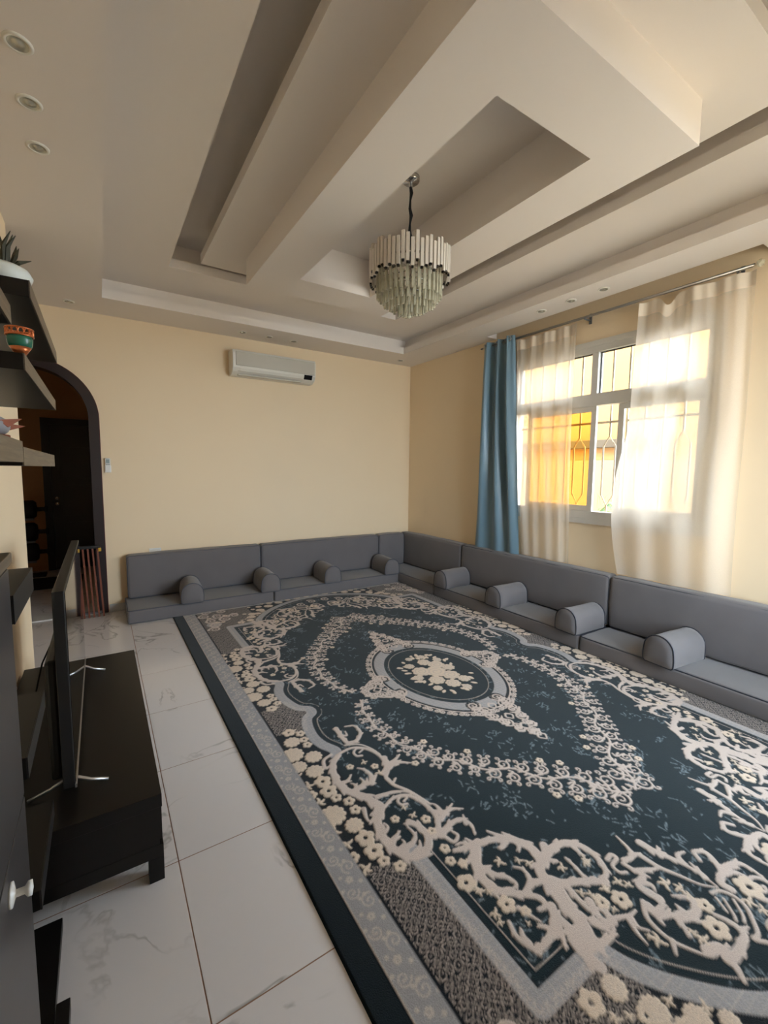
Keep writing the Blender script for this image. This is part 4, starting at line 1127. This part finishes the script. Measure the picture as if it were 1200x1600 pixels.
    def gp(s):
        a = np.interp(s, seg, gar[:, 0]); b = np.interp(s, seg, gar[:, 1]); a2 = np.interp(min(s + 4, tot), seg, gar[:, 0]); b2 = np.interp(min(s + 4, tot), seg, gar[:, 1])
        a1 = np.interp(max(s - 4, 0), seg, gar[:, 0]); b1 = np.interp(max(s - 4, 0), seg, gar[:, 1])
        t = np.array([a2 - a1, b2 - b1]); t /= np.linalg.norm(t); return np.array([a, b]), t, np.array([-t[1], t[0]])
    rg = random.Random(11); st = []
    for s in np.arange(0, tot, 4):
        p, t, n = gp(s); f = s / tot
        st.append(p + n * (8 + 16 * f) * math.sin(s / (26 + 12 * f)))
    stroke(lay['beige'], st, 10, 13, False)
    s = 14.0; sg = 1
    while s < tot - 25:
        p, t, n = gp(s); f = s / tot; wd = 18 + 54 * f
        r = (20 + 20 * f) * rg.uniform(.85, 1.2); th = math.atan2(n[1] * sg, n[0] * sg)
        c = p + n * sg * wd * rg.uniform(.65, 1.0)
        spiral(lay['beige'], c[0], c[1], r, th + PI + rg.uniform(-.5, .5), rg.uniform(1.1, 1.5), sg, 10 + 3 * f, 6)
        stroke(lay['beige'], [p - t * 20, p + n * sg * wd * .2, c - t * r * .9 * 1], 11, 12)
        for q in range(2):
            u = th + (q - .5) * 1.2 + rg.uniform(-.2, .2); b0 = c + (r + 9 + 6 * f) * np.array([math.cos(u), math.sin(u)])
            spiral(lay['beige'], b0[0], b0[1], 10 + 8 * f, u + PI, .85, sg if q else -sg, 9, 6)
        if f > .3:
            c2 = p - n * sg * wd * rg.uniform(.2, .5) + t * rg.uniform(10, 30)
            stroke(lay['beige'], [c2, c2 + t * 20 + n * 14 * sg, c2 + t * 40 - n * 4 * sg], 13, 4)
            if rg.random() < .3: fp = p + n * sg * (wd + r + 26); flower(fp[0], fp[1], 20)
        s += (42 + 8 * f); sg = -sg
    for q in range(5):
        stroke(lay['beige'], [(20 + 26 * q, 1420 - 30 * q), (34 + 30 * q, 1455 - 25 * q), (60 + 30 * q, 1460 - 32 * q)], 16, 4)
    # medallion
    ea, eb = 400.0, 535.0
    e = np.hypot(A / ea, B / eb)
    ringm = (e > .885) & (e < 1.06)
    lay['grey'][ringm] = 1.0; lay['beige'][ringm] = 0; lay['dark'][ringm] = 0
    lay['dark'][(e > 1.06) & (e < 1.10)] = 1
    lay['beige'][(e > .80) & (e < .812)] = .6
    lay['beige'][(e > 1.10) & (e < 1.118)] = 1
    nn = 22
    for q in range(nn):
        t = (q + .5) / nn * PI / 2; ca, cb = ea * 1.175 * math.cos(t), eb * 1.155 * math.sin(t)
        spiral(lay['beige'], ca, cb, 21, t + PI, 1.25, 1 if q % 2 else -1, 11, 7)
    for (ta, tb, k0) in ((0, 1, 1), (1, 0, 0)):
        for q in range(5 if ta == 0 else 4):
            if ta == 0:
                pts = [(35 + 70 * (1 - q / 5), 500 + 80 * q, 46 - 4 * q), (125 * (1 - q / 4.6), 560 + 78 * q, 44 - 5 * q)]
            else:
                pts = [(400 + 62 * q, 30 + 80 * (1 - q / 4), 42 - 4 * q), (430 + 60 * q, 130 * (1 - q / 3.4), 40 - 5 * q)]
            for (a, b, r) in pts:
                if a < 8 or b < -5: continue
                clr = np.hypot(A - a, B - b) < r * 1.15
                lay['grey'][clr] = 0; lay['dark'][clr] = 1
                spiral(lay['beige'], a, max(b, 4), r, (q * 1.7 + a) % 6, 1.5, 1 if q % 2 else -1, 14, 8)
                stroke(lay['beige'], [(a - r, b + r * .4), (a, b + r * 1.25), (a + r * .9, b + r * .7)], 7, 16)
    for (a, b) in ((0, 700), (0, 560), (520, 0), (0, 820), (0, 900), (0, 940)):
        stroke(lay['beige'], [(a + 4, b - 28), (a + 26, b), (a + 3, b + 32)] if a == 0 else [(a - 28, b + 3), (a, b + 26), (a + 30, b + 3)], 15, 9)
    # small grid printed on the grey band
    # ---- border
    bo = (A > 1298) | (B > 2398)
    for L in lay.values(): L[bo] = 0
    dd = np.maximum(A - 1500, B - 2500)          # 0 at the edge
    zone_grey = (dd > -202) & (dd < -97 + 3 * np.sin(B * .2) * 0.6)
    lay['grey'][zone_grey] = 0.92
    lay['beige'][(dd > -101) & (dd < -95)] = .8
    for q in range(64):
        b = 40 + q * 52.0; r = 15 + 4 * (q % 3)
        if b < 2300:
            a = 1350 + 22 * math.sin(q * 2.1)
            if q % 3 == 0: flower(a, b, r, lay['fine'])
            else: spiral(lay['fine'], a, b, r * 1.3, q, 1.3, 1 if q % 2 else -1, 7, 5)
            disc(lay['fine'], a - 34, b + 24, 8); disc(lay['fine'], a + 26, b - 22, 7)
        a = 40 + q * 52.0
        if a < 1400:
            bb = 2450 - 0 + 22 * math.sin(q * 2.1) - 100
            spiral(lay['fine'], a, bb, r * 1.3, q, 1.3, 1, 7, 5)
    # ---- mirror to the whole rug
    def full(L):
        h = np.concatenate([L[::-1], L], 0); return np.concatenate([h[:, ::-1], h], 1)
    Lf = {k: full(v) for k, v in lay.items()}
    insf = full(ins); zg = full(zone_grey); ddf = full(dd); bandf = full(np.maximum(band, ringm.astype(np.float32)))
    NU, NV = Lf['beige'].shape
    AF = (np.arange(NU) + .5) * RES - W2; BF = (np.arange(NV) + .5) * RES - L2
    AF, BF = np.meshgrid(AF, BF, indexing='ij')
    ef = np.hypot(AF / ea, BF / eb)
    # bouquet in the middle (not mirrored)
    rnd = random.Random(21); bq = np.zeros((NU, NV), np.float32); bqf = np.zeros((NU, NV), np.float32)
    def gdisc(L, a, b, r):
        i0, i1 = int((a - r + W2) / RES) - 1, int((a + r + W2) / RES) + 2; j0, j1 = int((b - r + L2) / RES) - 1, int((b + r + L2) / RES) + 2
        d = np.hypot(AF[i0:i1, j0:j1] - a, BF[i0:i1, j0:j1] - b)
        np.maximum(L[i0:i1, j0:j1], np.clip((r - d) / RES + .5, 0, 1), out=L[i0:i1, j0:j1])
    heads = [(0, 0, 82), (-95, 60, 70), (75, 90, 66), (60, -95, 68), (-80, -105, 60), (20, 175, 52), (-120, 175, 40), (130, 10, 48), (105, -190, 46), (-10, -200, 56), (140, 160, 36), (-175, -10, 40), (-150, -200, 34), (60, 265, 34), (-50, 280, 30), (40, -290, 34)]
    for (a, b, r) in heads:
        for q in range(8):
            t = q * PI / 4 + a; gdisc(bq, a + .66 * r * math.cos(t), b + .66 * r * math.sin(t), .36 * r)
        gdisc(bq, a, b, .75 * r)
        for q in range(26):
            t = q * .5; rr_ = r * (.15 + .75 * q / 26)
            for w in range(6): gdisc(bqf, a + rr_ * math.cos(t + w * .08), b + rr_ * math.sin(t + w * .08), 2.6)
    for q in range(46):
        t = rnd.uniform(0, 2 * PI); e0 = rnd.uniform(.55, .74); a, b = ea * e0 * math.cos(t) * .82, eb * e0 * math.sin(t) * .86; l = rnd.uniform(26, 46); u = t + rnd.uniform(-.7, .7)
        for w in range(12): gdisc(bq, a + l * (w / 11 - .5) * math.cos(u), b + l * (w / 11 - .5) * math.sin(u), 11 * math.sin(PI * (w + .7) / 12.4) + 1.5)
    bq *= (ef < .78)
    # abrash flecks on the navy field
    fk = np.zeros((NU, NV), np.float32)
    for q in range(900):
        a0, b0 = rnd.uniform(-1080, 1080), rnd.uniform(-2250, 2250); base = rnd.gauss(0.9, .5)
        for w in range(rnd.randint(1, 8)):
            a, b = a0 + rnd.gauss(0, 20), b0 + rnd.gauss(0, 24); l = rnd.uniform(8, 38); th = base + rnd.gauss(0, .7); cv = rnd.uniform(-.02, .02)
            for z in range(int(l / 3)):
                gdisc(fk, a, b, rnd.uniform(1.2, 4.2)); a += 3 * math.cos(th); b += 3 * math.sin(th); th += cv * 3
    rngn = np.random.RandomState(4)
    fk *= rngn.uniform(.25, 1.0, fk.shape).astype(np.float32)
    fk *= (ef > .80)
    # ---- colours (linear)
    navy = np.array(srgb(15, 32, 38)[:3]); black = np.array(srgb(16, 21, 27)[:3]); beige = np.array(srgb(194, 179, 169)[:3])
    cream = np.array(srgb(208, 190, 171)[:3]); grey = np.array(srgb(154, 152, 153)[:3]); fleck = np.array(srgb(140, 154, 162)[:3]); edge = np.array(srgb(10, 22, 28)[:3])
    C = np.where(insf[..., None], navy, black).astype(np.float32)
    C = np.where((ddf > -97)[..., None], edge, C)
    def over(C, m, col, op=1.0): m = (m * op)[..., None]; return C * (1 - m) + col * m
    C = over(C, fk * insf, fleck, .8)
    C = over(C, np.clip(Lf['dark'], 0, 1), black, .7)
    C = over(C, Lf['grey'], grey)
    gridm = ((AF % 26 < 3) | (BF % 26 < 3)) & (bandf > .5)
    C = over(C, gridm.astype(np.float32), beige, .35)
    C = over(C, Lf['beige'], beige); C = over(C, Lf['cream'], cream)
    C = over(C, np.where(zg, Lf['fine'], 0), beige, .75)
    C = over(C, np.where(zg, 0, Lf['fine']) * Lf['cream'], beige * .8, .6)
    C = over(C, bq, cream); C = over(C, bqf * bq, grey * .9, .55)
    Hh = np.clip(np.maximum.reduce([Lf['beige'], Lf['cream'], bq, Lf['grey'] * .6]), 0, 1)
    # ---- downsample to the pile grid (5 mm)
    k = 2
    C = C.reshape(NU // k, k, NV // k, k, 3).mean((1, 3)); Hh = Hh.reshape(NU // k, k, NV // k, k).mean((1, 3))
    mu, mv = C.shape[:2]; stp = RES * k / 1000
    X, Y = np.meshgrid((np.arange(mu) + .5) * stp - W2 / 1000, (np.arange(mv) + .5) * stp - L2 / 1000, indexing='ij')
    Z = 0.009 + 0.003 * Hh
    Z[0, :] = Z[-1, :] = Z[:, 0] = Z[:, -1] = 0.0005
    co = np.stack([X, Y, Z], -1).reshape(-1, 3).astype(np.float32)
    idx = np.arange(mu * mv).reshape(mu, mv)
    q = np.stack([idx[:-1, :-1], idx[1:, :-1], idx[1:, 1:], idx[:-1, 1:]], -1).reshape(-1, 4)
    me = bpy.data.meshes.new('rug')
    me.vertices.add(len(co)); me.vertices.foreach_set('co', co.ravel())
    me.loops.add(q.size); me.loops.foreach_set('vertex_index', q.ravel().astype(np.int32))
    me.polygons.add(len(q)); me.polygons.foreach_set('loop_start', np.arange(0, q.size, 4, dtype=np.int32)); me.polygons.foreach_set('loop_total', np.full(len(q), 4, np.int32))
    at = me.color_attributes.new('pile', 'FLOAT_COLOR', 'POINT')
    at.data.foreach_set('color', np.concatenate([C.reshape(-1, 3), np.ones((mu * mv, 1))], 1).astype(np.float32).ravel())
    me.update(); me.validate()
    return me
o = link('rug', build_rug(), M_RUG, None, (2.06, 2.43, 0))
for p in (): pass
tag(o, 'large navy rug with beige scrolls, floral border and central oval medallion', 'rug')
